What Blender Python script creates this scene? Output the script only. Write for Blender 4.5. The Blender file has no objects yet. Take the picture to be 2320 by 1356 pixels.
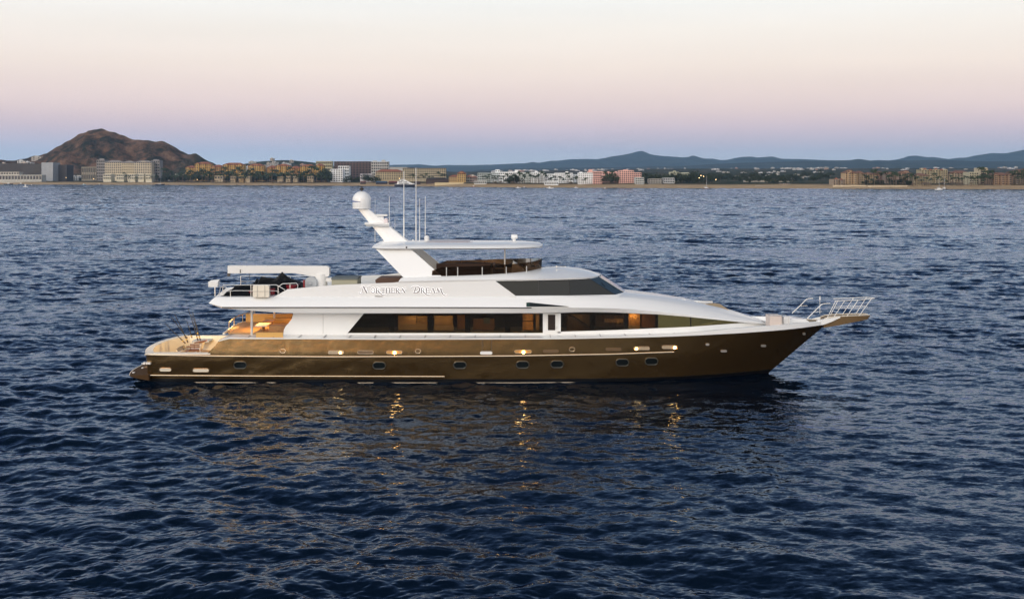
import bpy, math, random
import numpy as np
from mathutils import Vector, Matrix
R = math.radians
random.seed(7); rng = np.random.default_rng(11)
scn = bpy.context.scene
COL = scn.collection
F, H, CX, HY = 2700.0, 10.5, 1160.0, 402.0      # focal length in photo pixels, camera height, principal column, horizon row

# ------------------------------------------------------------------ camera
cam = bpy.data.cameras.new("camera"); camo = bpy.data.objects.new("camera", cam); COL.objects.link(camo)
camo.location = (0, 0, H); camo.rotation_euler = (R(90), 0, 0)
cam.sensor_width = 36; cam.lens = 36 * F / 2320; cam.shift_y = -(678 - HY) / 2320
cam.clip_start = 0.5; cam.clip_end = 60000
scn.camera = camo

# ------------------------------------------------------------------ sky
w = bpy.data.worlds.new("World"); scn.world = w; w.use_nodes = True
nt = w.node_tree; nt.nodes.clear(); N = nt.nodes.new; L = nt.links.new
out = N("ShaderNodeOutputWorld"); bg = N("ShaderNodeBackground"); L(bg.outputs[0], out.inputs[0])
tc = N("ShaderNodeTexCoord"); sep = N("ShaderNodeSeparateXYZ"); L(tc.outputs["Generated"], sep.inputs[0])
def srgb(r, g, b, k=1.0):
    f = lambda c: ((c / 255 + 0.055) / 1.055) ** 2.4 if c > 10 else c / 255 / 12.92
    return (f(r) * k, f(g) * k, f(b) * k, 1)
asin = N("ShaderNodeMath"); asin.operation = 'ARCSINE'; L(sep.outputs[2], asin.inputs[0])
el = N("ShaderNodeMath"); el.operation = 'DIVIDE'; L(asin.outputs[0], el.inputs[0]); el.inputs[1].default_value = math.pi / 2
def ramp(stops):
    r = N("ShaderNodeValToRGB"); L(el.outputs[0], r.inputs[0]); e = r.color_ramp.elements
    while len(e) > 1: e.remove(e[0])
    e[0].position = stops[0][0] / 90; e[0].color = stops[0][1]
    for d, c in stops[1:]:
        x = e.new(d / 90); x.color = c
    r.color_ramp.interpolation = 'LINEAR'
    return r
front = ramp([(0.0, srgb(206, 218, 226, 1.30)), (0.8, srgb(202, 213, 226, 1.26)), (1.4, srgb(205, 206, 226, 1.18)), (2.0, srgb(215, 203, 221, 1.13)), (2.6, srgb(226, 206, 217, 1.11)), (3.2, srgb(234, 212, 215, 1.10)),
              (4.1, srgb(239, 218, 216, 1.10)), (5.3, srgb(246, 229, 222, 1.08)), (7.0, srgb(247, 237, 231, 1.05)), (8.6, srgb(244, 242, 241, 1.04)), (11, srgb(190, 200, 214)),
              (16, srgb(124, 146, 180)), (25, srgb(74, 96, 138)), (38, srgb(33, 50, 82)), (90, srgb(18, 30, 58))])
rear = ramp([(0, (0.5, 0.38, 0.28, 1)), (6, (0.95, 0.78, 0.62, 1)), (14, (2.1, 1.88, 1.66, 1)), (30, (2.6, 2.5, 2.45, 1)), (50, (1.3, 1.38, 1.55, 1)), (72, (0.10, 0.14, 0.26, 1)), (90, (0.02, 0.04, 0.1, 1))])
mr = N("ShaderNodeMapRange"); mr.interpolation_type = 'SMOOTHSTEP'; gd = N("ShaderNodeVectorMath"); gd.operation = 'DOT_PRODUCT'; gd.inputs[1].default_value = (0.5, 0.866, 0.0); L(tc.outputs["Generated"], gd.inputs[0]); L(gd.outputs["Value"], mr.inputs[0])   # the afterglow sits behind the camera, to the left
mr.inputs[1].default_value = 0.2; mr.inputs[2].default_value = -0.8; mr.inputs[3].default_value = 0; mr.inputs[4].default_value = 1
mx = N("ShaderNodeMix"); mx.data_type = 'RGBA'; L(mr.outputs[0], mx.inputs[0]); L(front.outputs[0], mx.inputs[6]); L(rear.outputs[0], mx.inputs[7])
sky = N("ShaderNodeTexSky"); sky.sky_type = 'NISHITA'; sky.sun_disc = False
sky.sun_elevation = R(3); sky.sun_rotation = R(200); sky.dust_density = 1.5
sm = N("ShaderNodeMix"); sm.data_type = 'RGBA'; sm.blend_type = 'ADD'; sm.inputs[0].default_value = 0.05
# faint uneven streaks of haze, stretched along the horizon
vm = N("ShaderNodeVectorMath"); vm.operation = 'MULTIPLY'; vm.inputs[1].default_value = (1.6, 1.6, 16.0); L(tc.outputs["Generated"], vm.inputs[0])
cn = N("ShaderNodeTexNoise"); cn.inputs["Scale"].default_value = 2.2; cn.inputs["Detail"].default_value = 4; L(vm.outputs[0], cn.inputs["Vector"])
cm = N("ShaderNodeMapRange"); cm.inputs[1].default_value = 0.3; cm.inputs[2].default_value = 0.7; cm.inputs[3].default_value = 0.965; cm.inputs[4].default_value = 1.02; L(cn.outputs[0], cm.inputs[0])
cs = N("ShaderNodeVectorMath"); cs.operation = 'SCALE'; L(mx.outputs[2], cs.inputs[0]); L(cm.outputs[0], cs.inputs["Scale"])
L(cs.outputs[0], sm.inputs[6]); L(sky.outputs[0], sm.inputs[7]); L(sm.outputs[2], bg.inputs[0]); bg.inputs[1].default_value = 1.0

# afterglow of the set sun: one weak, wide, warm lamp low behind the camera on the left
sl = bpy.data.lights.new("sun", 'SUN'); so = bpy.data.objects.new("sun", sl); COL.objects.link(so)
sl.energy = 0.6; sl.angle = R(20); sl.color = (1.0, 0.90, 0.78)
so.rotation_euler = Vector((0.35, 1.0, -0.22)).to_track_quat('-Z', 'Y').to_euler()
scn.view_settings.view_transform = 'Standard'; scn.view_settings.look = 'None'
scn.view_settings.exposure = 0.0; scn.view_settings.gamma = 1.0
scn.cycles.use_denoising = True; scn.cycles.denoising_prefilter = 'ACCURATE'; scn.cycles.adaptive_threshold = 0.004; scn.cycles.max_bounces = 8; scn.cycles.volume_bounces = 1
scn.cycles.sample_clamp_indirect = 6.0; scn.cycles.transparent_max_bounces = 16

# ------------------------------------------------------------------ materials
MATS = {}
def mat(name, col, rough=0.5, metal=0.0, coat=0.0, noise=None, emis=None, spec=None, bump=None):
    if name in MATS: return MATS[name]
    m = bpy.data.materials.new(name); m.use_nodes = True; t = m.node_tree; b = t.nodes["Principled BSDF"]
    c = (*col[:3], 1); b.inputs["Base Color"].default_value = c
    b.inputs["Roughness"].default_value = rough; b.inputs["Metallic"].default_value = metal
    if coat: b.inputs["Coat Weight"].default_value = coat; b.inputs["Coat Roughness"].default_value = 0.06
    if spec is not None: b.inputs["Specular IOR Level"].default_value = spec
    if emis: b.inputs["Emission Color"].default_value = (*emis[0], 1); b.inputs["Emission Strength"].default_value = emis[1]
    if noise or bump:
        g = t.nodes.new("ShaderNodeTexCoord"); n = t.nodes.new("ShaderNodeTexNoise")
        t.links.new(g.outputs["Object"], n.inputs["Vector"])
        n.inputs["Scale"].default_value = (noise or bump)[0]; n.inputs["Detail"].default_value = 6
        if noise:
            r = t.nodes.new("ShaderNodeValToRGB"); t.links.new(n.outputs[0], r.inputs[0])
            a = noise[1]; r.color_ramp.elements[0].position = 0.3; r.color_ramp.elements[1].position = 0.7
            r.color_ramp.elements[0].color = (*[x * (1 - a) for x in col[:3]], 1)
            r.color_ramp.elements[1].color = (*[min(1, x * (1 + a)) for x in col[:3]], 1)
            t.links.new(r.outputs[0], b.inputs["Base Color"])
        if bump:
            bp = t.nodes.new("ShaderNodeBump"); bp.inputs["Distance"].default_value = bump[1]
            t.links.new(n.outputs[0], bp.inputs["Height"]); t.links.new(bp.outputs[0], b.inputs["Normal"])
    MATS[name] = m
    return m
def glass(name, tint, refl_rough=0.03, amount=0.35, body=(0.01, 0.01, 0.01)):
    """smoked glass: a tinted see-through layer under a clear reflecting coat"""
    m = bpy.data.materials.new(name); m.use_nodes = True; t = m.node_tree; t.nodes.clear()
    o = t.nodes.new("ShaderNodeOutputMaterial"); tr = t.nodes.new("ShaderNodeBsdfTransparent"); tr.inputs[0].default_value = (*tint, 1)
    di = t.nodes.new("ShaderNodeBsdfDiffuse"); di.inputs[0].default_value = (*body, 1)
    m0 = t.nodes.new("ShaderNodeMixShader"); m0.inputs[0].default_value = amount
    t.links.new(di.outputs[0], m0.inputs[1]); t.links.new(tr.outputs[0], m0.inputs[2])
    gl = t.nodes.new("ShaderNodeBsdfGlossy"); gl.inputs["Roughness"].default_value = refl_rough; gl.inputs[0].default_value = (0.6, 0.52, 0.42, 1)
    fr = t.nodes.new("ShaderNodeFresnel"); fr.inputs[0].default_value = 1.5
    mx = t.nodes.new("ShaderNodeMixShader"); t.links.new(fr.outputs[0], mx.inputs[0]); t.links.new(m0.outputs[0], mx.inputs[1]); t.links.new(gl.outputs[0], mx.inputs[2])
    t.links.new(mx.outputs[0], o.inputs[0]); MATS[name] = m
    return m

# ------------------------------------------------------------------ mesh helpers
class MB:
    """collects shapes, then links them as ONE mesh object"""
    def __init__(s): s.v = []; s.f = []; s.m = []; s.mi = 0; s.twin = None
    def add(s, vs, fs):
        o = len(s.v); s.v += [tuple(p) for p in vs]; s.f += [tuple(i + o for i in f) for f in fs]; s.m += [s.mi] * len(fs); return s
    def box(s, a, b):
        (x0, y0, z0), (x1, y1, z1) = a, b
        return s.add([(x0, y0, z0), (x1, y0, z0), (x1, y1, z0), (x0, y1, z0), (x0, y0, z1), (x1, y0, z1), (x1, y1, z1), (x0, y1, z1)],
                     [(0, 3, 2, 1), (4, 5, 6, 7), (0, 1, 5, 4), (1, 2, 6, 5), (2, 3, 7, 6), (3, 0, 4, 7)])
    def tube(s, pts, r, n=6, r1=None, cap=True):
        pts = [Vector(p) for p in pts]; k = len(pts); vs = []
        for i, p in enumerate(pts):
            d = (pts[min(i + 1, k - 1)] - pts[max(i - 1, 0)]).normalized()
            up = Vector((0, 0, 1)) if abs(d.z) < 0.9 else Vector((1, 0, 0))
            a = d.cross(up).normalized(); b = d.cross(a)
            rr = r if r1 is None else r + (r1 - r) * i / (k - 1)
            for j in range(n):
                t = 2 * math.pi * j / n; vs.append(p + a * math.cos(t) * rr + b * math.sin(t) * rr)
        fs = [(i * n + j, i * n + (j + 1) % n, (i + 1) * n + (j + 1) % n, (i + 1) * n + j) for i in range(k - 1) for j in range(n)]
        if cap: fs += [tuple(range(n))[::-1], tuple((k - 1) * n + j for j in range(n))]
        return s.add(vs, fs)
    def loft(s, secs, close=False, cap=True):
        n = len(secs[0]); vs = [p for sec in secs for p in sec]
        jn = n if close else n - 1
        fs = [(i * n + j, i * n + (j + 1) % n, (i + 1) * n + (j + 1) % n, (i + 1) * n + j) for i in range(len(secs) - 1) for j in range(jn)]
        if cap: fs += [tuple(range(n))[::-1], tuple((len(secs) - 1) * n + j for j in range(n))]
        return s.add(vs, fs)
    def slab(s, pts, off):
        """polygon extruded by the vector off"""
        n = len(pts); o = Vector(off); p = [Vector(q) for q in pts]
        return s.add(p + [q + o for q in p], [tuple(range(n)), tuple(range(2 * n - 1, n - 1, -1))] + [(i, i + n, (i + 1) % n + n, (i + 1) % n) for i in range(n)])
    def lathe(s, c, prof, n=16, ax='z'):
        vs = []
        for r, h in prof:
            for j in range(n):
                t = 2 * math.pi * j / n; a, b = r * math.cos(t), r * math.sin(t)
                vs.append((c[0] + a, c[1] + b, c[2] + h) if ax == 'z' else ((c[0] + a, c[1] + h, c[2] + b) if ax == 'y' else (c[0] + h, c[1] + a, c[2] + b)))
        k = len(prof)
        fs = [(i * n + j, i * n + (j + 1) % n, (i + 1) * n + (j + 1) % n, (i + 1) * n + j) for i in range(k - 1) for j in range(n)]
        fs += [tuple(range(n))[::-1], tuple((k - 1) * n + j for j in range(n))]
        return s.add(vs, fs)
    def mirror(s):
        if min(abs(p[1]) for p in s.v) > 0.012 and not s.twin:            # both sides are pieces of their own
            s.twin = MB(); s.twin.v = [(x, -y, z) for x, y, z in s.v]; s.twin.f = [f[::-1] for f in s.f]; s.twin.m = list(s.m); return s
        n = len(s.v); s.v += [(x, -y, z) for x, y, z in s.v]; s.f += [tuple(i + n for i in f)[::-1] for f in s.f]; s.m += list(s.m); return s
    def data(s, name, mats, angle=35, recalc=True):
        me = bpy.data.meshes.new(name); me.from_pydata(s.v, [], s.f)
        for m in (mats if isinstance(mats, (list, tuple)) else [mats]): me.materials.append(m)
        me.polygons.foreach_set("material_index", s.m)
        if recalc:
            import bmesh
            b = bmesh.new(); b.from_mesh(me); bmesh.ops.remove_doubles(b, verts=b.verts, dist=1e-5)
            bmesh.ops.dissolve_degenerate(b, dist=1e-5, edges=b.edges); bmesh.ops.recalc_face_normals(b, faces=b.faces); b.to_mesh(me); b.free()
        if angle is not None:
            me.polygons.foreach_set("use_smooth", [True] * len(me.polygons)); me.set_sharp_from_angle(angle=R(angle))
        me.update(); return me
    def build(s, name, mats, parent=None, angle=35, recalc=True):
        o = bpy.data.objects.new(name, s.data(name, mats, angle, recalc)); COL.objects.link(o)
        if parent: o.parent = parent
        if s.twin: s.twin.build(name, mats, parent, angle, recalc)
        return o
def tag(o, label=None, cat=None, group=None, kind=None):
    for k, v in (("label", label), ("category", cat), ("group", group), ("kind", kind)):
        if v: o[k] = v
    return o
def empty(name, loc=(0, 0, 0), rz=0, **kw):
    o = bpy.data.objects.new(name, None); COL.objects.link(o); o.location = loc; o.rotation_euler = (0, 0, rz); o.empty_display_size = 0.5
    return tag(o, kw.get('label'), kw.get('cat'), kw.get('group'), kw.get('kind'))
def child(name, data, parent, loc=(0, 0, 0)):
    o = bpy.data.objects.new(name, data); COL.objects.link(o); o.parent = parent; o.location = loc; return o
KIDS = {}
def copy_tree(o, parent=None):
    c = o.copy(); COL.objects.link(c)
    if parent: c.parent = parent
    for ch in o.children: copy_tree(ch, c)
    return c
def interp(x, pts):
    return float(np.interp(x, [p[0] for p in pts], [p[1] for p in pts]))

# ------------------------------------------------------------------ water: one sheet with a wind-sea spectrum
def ocean_tile(Lt, n, kp, kmin, kmax, hrms, wdir, spread, seed):
    g = np.random.default_rng(seed)
    k1 = np.fft.fftfreq(n, Lt / n) * 2 * np.pi
    kx, ky = np.meshgrid(k1, k1, indexing='ij'); k = np.hypot(kx, ky); k[0, 0] = 1
    c = (kx * math.cos(wdir) + ky * math.sin(wdir)) / k
    P = np.exp(-1.25 * (kp / k) ** 2) / k ** 3.6 * (np.abs(c) ** spread + 0.12)
    P[(k < kmin) | (k > kmax)] = 0; P[0, 0] = 0
    A = (g.normal(size=(n, n)) + 1j * g.normal(size=(n, n))) * np.sqrt(P)
    h = np.fft.ifft2(A); s = hrms / h.real.std(); A *= s
    h = np.fft.ifft2(A).real; dx = np.fft.ifft2(-1j * kx / k * A).real; dy = np.fft.ifft2(-1j * ky / k * A).real
    return np.stack([dx, dy, h], -1), Lt, n
def samp(tile, X, Y, ang=0.0):
    T, Lt, n = tile; c, s = math.cos(ang), math.sin(ang)
    u = (X * c + Y * s) / Lt * n; v = (-X * s + Y * c) / Lt * n
    i = np.floor(u).astype(int); j = np.floor(v).astype(int); a = (u - i)[..., None]; b = (v - j)[..., None]
    i0, i1, j0, j1 = i % n, (i + 1) % n, j % n, (j + 1) % n
    r = T[i0, j0] * (1 - a) * (1 - b) + T[i1, j0] * a * (1 - b) + T[i0, j1] * (1 - a) * b + T[i1, j1] * a * b
    d = r.copy(); d[..., 0] = r[..., 0] * c - r[..., 1] * s; d[..., 1] = r[..., 0] * s + r[..., 1] * c
    return d
def make_water():
    ys = [21.0]
    while ys[-1] < 2300: y = ys[-1]; ys.append(y + min(y * y / 28350 * 1.25, y * 0.0031))
    back = [-900, -500, -250, -120, -60, -30, -12, 0, 8, 13, 17, 19.5]
    ys = np.array(back + ys)
    u = np.arange(-0.5, 0.5001, 0.00115); o = 0.5 * 1.07 ** np.arange(1, 30)
    u = np.concatenate([-o[::-1], u, o])
    W = np.where(ys >= 21, ys, 21 + np.abs(ys - 21) * 1.0)
    X = W[:, None] * u[None, :]; Y = np.repeat(ys[:, None], len(u), 1)
    big = ocean_tile(331.0, 2048, 2 * math.pi / 5.5, 0.2, 10.0, 0.052, R(78), 2.2, 3)
    small = ocean_tile(37.0, 1024, 2 * math.pi / 1.4, 4.2, 42.0, 0.0085, R(100), 1.0, 5)
    swell = ocean_tile(907.0, 512, 2 * math.pi / 24, 0.05, 0.9, 0.085, R(60), 4, 9)
    D = samp(big, X, Y) + samp(swell, X, Y, 0.3)
    fade = np.clip((170 - Y) / 110, 0, 1)[..., None]
    D = D + samp(small, X, Y, 0.2) * fade
    # gusty patches: the chop is livelier in some areas than others
    gust = ocean_tile(613.0, 256, 2 * math.pi / 90, 0.02, 0.35, 1.0, R(20), 1, 21)
    gx = np.clip(1 + 0.30 * samp(gust, X, Y, .5)[..., 2], .45, 1.6)
    near = np.clip((Y - 17) / 6, 0, 1) * np.clip((2 - np.abs(X) / np.maximum(W, 1)[:, None]), 0.0, 1)
    D *= (gx * near)[..., None]
    D[..., :2] *= 0.6
    P = np.stack([X + D[..., 0], Y + D[..., 1], D[..., 2]], -1).reshape(-1, 3).astype(np.float32)
    nr, nc = X.shape
    idx = np.arange(nr * nc).reshape(nr, nc)
    q = np.stack([idx[:-1, :-1], idx[:-1, 1:], idx[1:, 1:], idx[1:, :-1]], -1).reshape(-1, 4).astype(np.int32)
    me = bpy.data.meshes.new("water"); me.vertices.add(len(P)); me.vertices.foreach_set("co", P.ravel())
    me.loops.add(q.size); me.loops.foreach_set("vertex_index", q.ravel())
    me.polygons.add(len(q)); me.polygons.foreach_set("loop_start", np.arange(0, q.size, 4, dtype=np.int32))
    me.polygons.foreach_set("use_smooth", np.ones(len(q), dtype=bool)); me.update(calc_edges=True)
    m = bpy.data.materials.new("sea_water"); m.use_nodes = True; t = m.node_tree; t.nodes.clear(); nn = t.nodes.new; lk = t.links.new
    om = nn("ShaderNodeOutputMaterial"); df = nn("ShaderNodeBsdfDiffuse"); df.inputs[0].default_value = (0.0014, 0.0055, 0.0135, 1)
    gl = nn("ShaderNodeBsdfGlossy"); gl.inputs[0].default_value = (0.54, 0.655, 0.83, 1); gl.inputs["Roughness"].default_value = 0.05
    fr = nn("ShaderNodeFresnel"); fr.inputs[0].default_value = 1.333; mxs = nn("ShaderNodeMixShader"); lk(fr.outputs[0], mxs.inputs[0]); lk(df.outputs[0], mxs.inputs[1]); lk(gl.outputs[0], mxs.inputs[2]); lk(mxs.outputs[0], om.inputs[0])
    geo = nn("ShaderNodeNewGeometry"); acc = geo.outputs["Normal"]; pos = geo.outputs["Position"]
    st = nn("ShaderNodeVectorMath"); st.operation = 'MULTIPLY'; st.inputs[1].default_value = (0.6, 1.0, 1.0); lk(pos, st.inputs[0])      # ripples run longer across the wind than along it
    gu = nn("ShaderNodeTexNoise"); gu.inputs["Scale"].default_value = 0.016; gu.inputs["Detail"].default_value = 4; lk(st.outputs[0], gu.inputs["Vector"])
    gm = nn("ShaderNodeMapRange"); gm.inputs[1].default_value = 0.35; gm.inputs[2].default_value = 0.65; gm.inputs[3].default_value = 0.4; gm.inputs[4].default_value = 1.45; lk(gu.outputs[0], gm.inputs[0])
    sp = nn("ShaderNodeSeparateXYZ"); lk(pos, sp.inputs[0])
    mr2 = nn("ShaderNodeMapRange"); mr2.inputs[1].default_value = 60; mr2.inputs[2].default_value = 500; mr2.inputs[3].default_value = 0; mr2.inputs[4].default_value = 1.0; lk(sp.outputs[1], mr2.inputs[0])   # chop the sheet's own facets no longer carry far out
    for sc, amp, far in ((0.42, 1.0, True), (1.3, 0.34, False), (4.5, 0.42, False), (15.0, 0.26, False)):
        n = nn("ShaderNodeTexNoise"); n.inputs["Scale"].default_value = sc; n.inputs["Detail"].default_value = 3; lk(st.outputs[0], n.inputs["Vector"])
        s1 = nn("ShaderNodeVectorMath"); s1.operation = 'SUBTRACT'; s1.inputs[1].default_value = (0.5, 0.5, 0.5); lk(n.outputs["Color"], s1.inputs[0])
        s2 = nn("ShaderNodeVectorMath"); s2.operation = 'MULTIPLY'; s2.inputs[1].default_value = (amp * .7, amp, 0); lk(s1.outputs[0], s2.inputs[0])
        s4 = nn("ShaderNodeVectorMath"); s4.operation = 'SCALE'; lk(s2.outputs[0], s4.inputs[0]); lk((mr2 if far else gm).outputs[0], s4.inputs["Scale"])
        s3 = nn("ShaderNodeVectorMath"); s3.operation = 'ADD'; lk(acc, s3.inputs[0]); lk(s4.outputs[0], s3.inputs[1]); acc = s3.outputs[0]
    nm = nn("ShaderNodeVectorMath"); nm.operation = 'NORMALIZE'; lk(acc, nm.inputs[0])
    for q in (df, gl, fr): lk(nm.outputs[0], q.inputs["Normal"])
    me.materials.append(m)
    wo = bpy.data.objects.new("water", me); COL.objects.link(wo); tag(wo, kind="structure")
make_water()

# ================================================================== the motor yacht
YC = 64.4                                                       # distance of the yacht's centreline
def S(px, py, y=0.0):                                           # a photo pixel at the yacht's local depth y -> local point
    Y = YC + y; return Vector(((px - CX) * Y / F, y, H - (py - HY) * Y / F))
M_brown = mat("bronze_hull_paint", (0.27, 0.162, 0.062), 0.2, 0.88, 0.2, bump=(0.9, 0.035))
M_black = mat("black_paint", (0.006, 0.006, 0.007), 0.3)
M_white = mat("white_gelcoat", (0.82, 0.83, 0.82), 0.22, 0, 0.3)
M_whitem = mat("white_matt", (0.78, 0.78, 0.76), 0.5)
M_cream = mat("cream_gelcoat", (0.80, 0.74, 0.62), 0.4)
M_teak = mat("teak_planks", (0.42, 0.25, 0.11), 0.6, noise=(14, 0.2))
M_tan = mat("tan_deck", (0.33, 0.25, 0.15), 0.7, noise=(9, 0.12))
M_steel = mat("polished_steel", (0.78, 0.76, 0.72), 0.35, 0.6)
M_gold = mat("champagne_trim", (0.85, 0.68, 0.48), 0.25, 0.8)
M_dark = mat("dark_interior", (0.035, 0.024, 0.016), 0.7)
M_wood = mat("cherry_joinery", (0.32, 0.16, 0.055), 0.45, noise=(5, 0.25))
M_grey = mat("grey_deck_paint", (0.42, 0.45, 0.47), 0.6)
M_seam = mat("dark_seam", (0.10, 0.09, 0.08), 0.7)
M_cover = mat("black_tarpaulin", (0.002, 0.0025, 0.004), 0.6, bump=(6, 0.05), spec=0.15)
M_red = mat("red_hull", (0.22, 0.012, 0.02), 0.3)
M_khaki = mat("khaki_cushion", (0.36, 0.35, 0.26), 0.8)
M_brownc = mat("brown_cushion", (0.10, 0.055, 0.038), 0.7)
M_beige = mat("beige_leather", (0.55, 0.42, 0.26), 0.6)
M_letter = mat("letter_bronze", (0.10, 0.075, 0.075), 0.5, 0.1)
M_halo = mat("letter_halo_glow", (0.92, 0.92, 0.92), 0.4, emis=((1, 0.98, 0.97), 0.5))  # glowing white ribbons put in as the backlit halo around the letters
M_lamp = mat("warm_lamp", (1, 0.8, 0.4), 0.5, emis=((1.0, 0.47, 0.12), 50))
M_soff = mat("soffit_lamp_glow", (1, 0.8, 0.4), 0.5, emis=((1.0, 0.5, 0.12), 5))
M_lampmid = mat("forward_warm_lamp", (1, 0.8, 0.5), 0.5, emis=((1.0, 0.5, 0.13), 55))
M_lampdim = mat("dim_warm_lamp", (1, 0.8, 0.5), 0.5, emis=((1.0, 0.58, 0.2), 20))
M_uw = mat("underwater_lamp", (1, 1, 0.8), 0.4, emis=((1.0, 0.97, 0.75), 20))
M_navy = mat("navy_blue", (0.03, 0.09, 0.34), 0.4)
M_green = mat("dark_green_glass", (0.004, 0.03, 0.018), 0.1)
M_darkglass = mat("dark_window_glass", (0.008, 0.011, 0.012), 0.05, 0, 0, spec=0.3)
G_smoke = glass("smoked_window_glass", (0.62, 0.55, 0.44), amount=0.75)
G_sunset = mat("sunset_reflection_glass", (0.21, 0.175, 0.07), 0.08, 0.8)  # olive of the forward panes: sunset reflection put into the glass colour
G_fly = glass("brown_windscreen_glass", (0.16, 0.10, 0.06), amount=0.85, body=(0.02, 0.012, 0.006))

yacht = empty("motor_yacht", (0, YC, 0), label="long bronze-brown hulled motor yacht with white superstructure lying broadside on the sea", cat="yacht")

# ---- hull lines
XS, XB0, XB1 = -18.7, 13.9, 16.97
def zs(x):                                                      # height of the brown topsides
    base = interp(x, [(-18.7, 1.49), (-15.5, 1.49), (-14.9, 2.29), (-6, 2.25), (2, 2.27), (8, 2.36), (12, 2.47), (15, 2.56), (16.97, 2.64)])
    return base
def bow_x(z): return 13.9 + (16.97 - 13.9) * max(z, -1.2) / 2.62 if z >= 0 else 13.9 + 0.9 * z
DK = [(0, 3.52), (0.3, 3.62), (0.62, 3.58), (0.72, 3.42), (0.80, 3.08), (0.86, 2.66), (0.91, 2.1), (0.95, 1.45), (0.98, 0.75), (1.0, 0.14)]
WL = [(0, 3.35), (0.3, 3.5), (0.58, 3.45), (0.70, 3.25), (0.78, 2.92), (0.84, 2.50), (0.90, 1.75), (0.95, 0.95), (0.98, 0.4), (1.0, 0.03)]
def hb_s(s, z):
    zt = 2.45; v = min(max(z / zt, 0), 1.1); p = 1 + 0.5 * s
    w0, d0 = interp(s, WL), interp(s, DK)
    b = w0 + (d0 - w0) * v ** p
    if z >= 0: b -= (0.30 * (1 - min(z / 1.45, 1)) ** 1.2 + 0.07 * min(max((z - 1.45) / .85, 0), 1)) * (1 - s ** 3)
    if z < 0: w0 = max(w0 - 0.30 * (1 - s ** 3), 0.0)
    if z < 0: b = w0 * (1 + z * 0.55) ** 0.7 if z > -1.2 else 0.0
    return max(b, 0.0)
def hb(x, z):
    s = (x - XS) / (bow_x(z) - XS); return hb_s(min(max(s, 0), 1), z)
def hp(px, py, off=0.0, side=-1):
    """the point of the hull side seen at a photo pixel, pushed out by off"""
    y = -3.5
    for _ in range(12):
        p = S(px, py, y); y = -hb(p.x, p.z) - off
    p = S(px, py, y); return Vector((p.x, p.y, p.z))
b = MB()
ss = sorted(set(list(np.linspace(0, 0.6, 25)) + list(np.linspace(0.6, 1, 33)) + [( -15.5 - XS) / (16.9 - XS), (-14.9 - XS) / (16.9 - XS)]))
levels = [-1.1, -0.6, -0.2, 0.0, 0.17, 0.45, 0.75, 1.05, 1.3, 1.49, 1.65, 1.8, 2.0, 2.15]
secs = []
for s in ss:
    sec = []
    for z in levels + [99]:
        x = XS + s * (bow_x(min(z, 2.6)) - XS)
        zz = min(z, zs(x)) if z < 99 else zs(XS + s * (XB1 - XS))
        x = XS + s * (bow_x(zz) - XS); zz = min(zz, zs(x))
        sec.append((x, -hb_s(s, zz), zz))
    secs.append(sec)
n = len(secs[0])
vs = [p for c in secs for p in c]
for i in range(len(secs) - 1):
    pass
b.add(vs, [(i * n + j, (i + 1) * n + j, (i + 1) * n + j + 1, i * n + j + 1) for i in range(len(secs) - 1) for j in range(n - 1)])
b.m = [1 if (k % (n - 1)) < 4 else 0 for k in range(len(b.f))]
b.mirror()
# transom, bowed slightly aft
ty = np.linspace(-3.52, 3.52, 15)
def tx(y): return -19.35 + 0.65 * (abs(y) / 3.52) ** 2.2
for z0, z1, mi in ((-1.0, 0.17, 1), (0.17, 1.49, 0)):
    b.mi = mi
    b.loft([[(tx(y), y * (hb_s(0, z0) / 3.52), z0), (tx(y), y * (hb_s(0, z1) / 3.52), z1)] for y in ty], cap=False)
b.mi = 0
# flat face closing the very stem
o = b.build("hull", [M_brown, M_black], yacht, 30)
# ---- pinstripes and rub rails running along the hull
def rail_on_hull(name, pts, r, m, off=0.02, parent=yacht):
    b = MB(); P = [hp(px, py, off) for px, py in pts]; b.tube(P, r, 6); b.mirror(); return b.build(name, m, parent)
def densify(pts, step=25):
    q = []
    for (x0, y0), (x1, y1) in zip(pts[:-1], pts[1:]):
        k = max(1, int(abs(x1 - x0) / step)); q += [(x0 + (x1 - x0) * i / k, y0 + (y1 - y0) * i / k) for i in range(k)]
    return q + [pts[-1]]
rail_on_hull("upper_rub_rail", densify([(328, 803), (472, 806), (740, 808), (1000, 807), (1160, 806), (1386, 802), (1527, 797)]), 0.034, M_gold)
rail_on_hull("lower_rub_rail", densify([(330, 849.5), (600, 851.5), (1007, 852.5)]), 0.026, M_gold)
rail_on_hull("boot_stripe", densify([(345, 865.5), (700, 866.5), (1160, 866.5), (1386, 865)]), 0.015, M_gold, 0.012)
# ---- portholes: oblong rim and black pane
def oblong(cx, cy, hw_, hh, n=8):
    pts = []
    r = hh
    for sx, a0 in ((1, -90), (-1, 90)):
        for i in range(n + 1):
            a = R(a0 + 180 * i / n); pts.append((cx + sx * (hw_ - r) + r * math.cos(a), cy - r * math.sin(a)))
    return pts
def hull_plate(name, cx, cy, hw_, hh, m, parent, off=0.03, n=8):
    b = MB(); pts = oblong(cx, cy, hw_, hh, n)
    P = [hp(px, py, off) for px, py in pts]; Q = [p + Vector((0, 0.05, 0)) for p in P]
    b.add(P + Q, [tuple(range(len(P)))] + [(i, (i + 1) % len(P), (i + 1) % len(P) + len(P), i + len(P)) for i in range(len(P))]); b.mirror()
    return b.build(name, m, parent, 30)
def hull_ring(name, cx, cy, hw_, hh, r, m, parent, off=0.03):
    b = MB(); P = [hp(px, py, off) for px, py in oblong(cx, cy, hw_, hh, 7)]; b.tube(P + [P[0]], r, 5); b.mirror()
    return b.build(name, m, parent, 40)
M_rim = mat("porthole_rim", (0.16, 0.15, 0.12), 0.3, 0.7)
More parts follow.
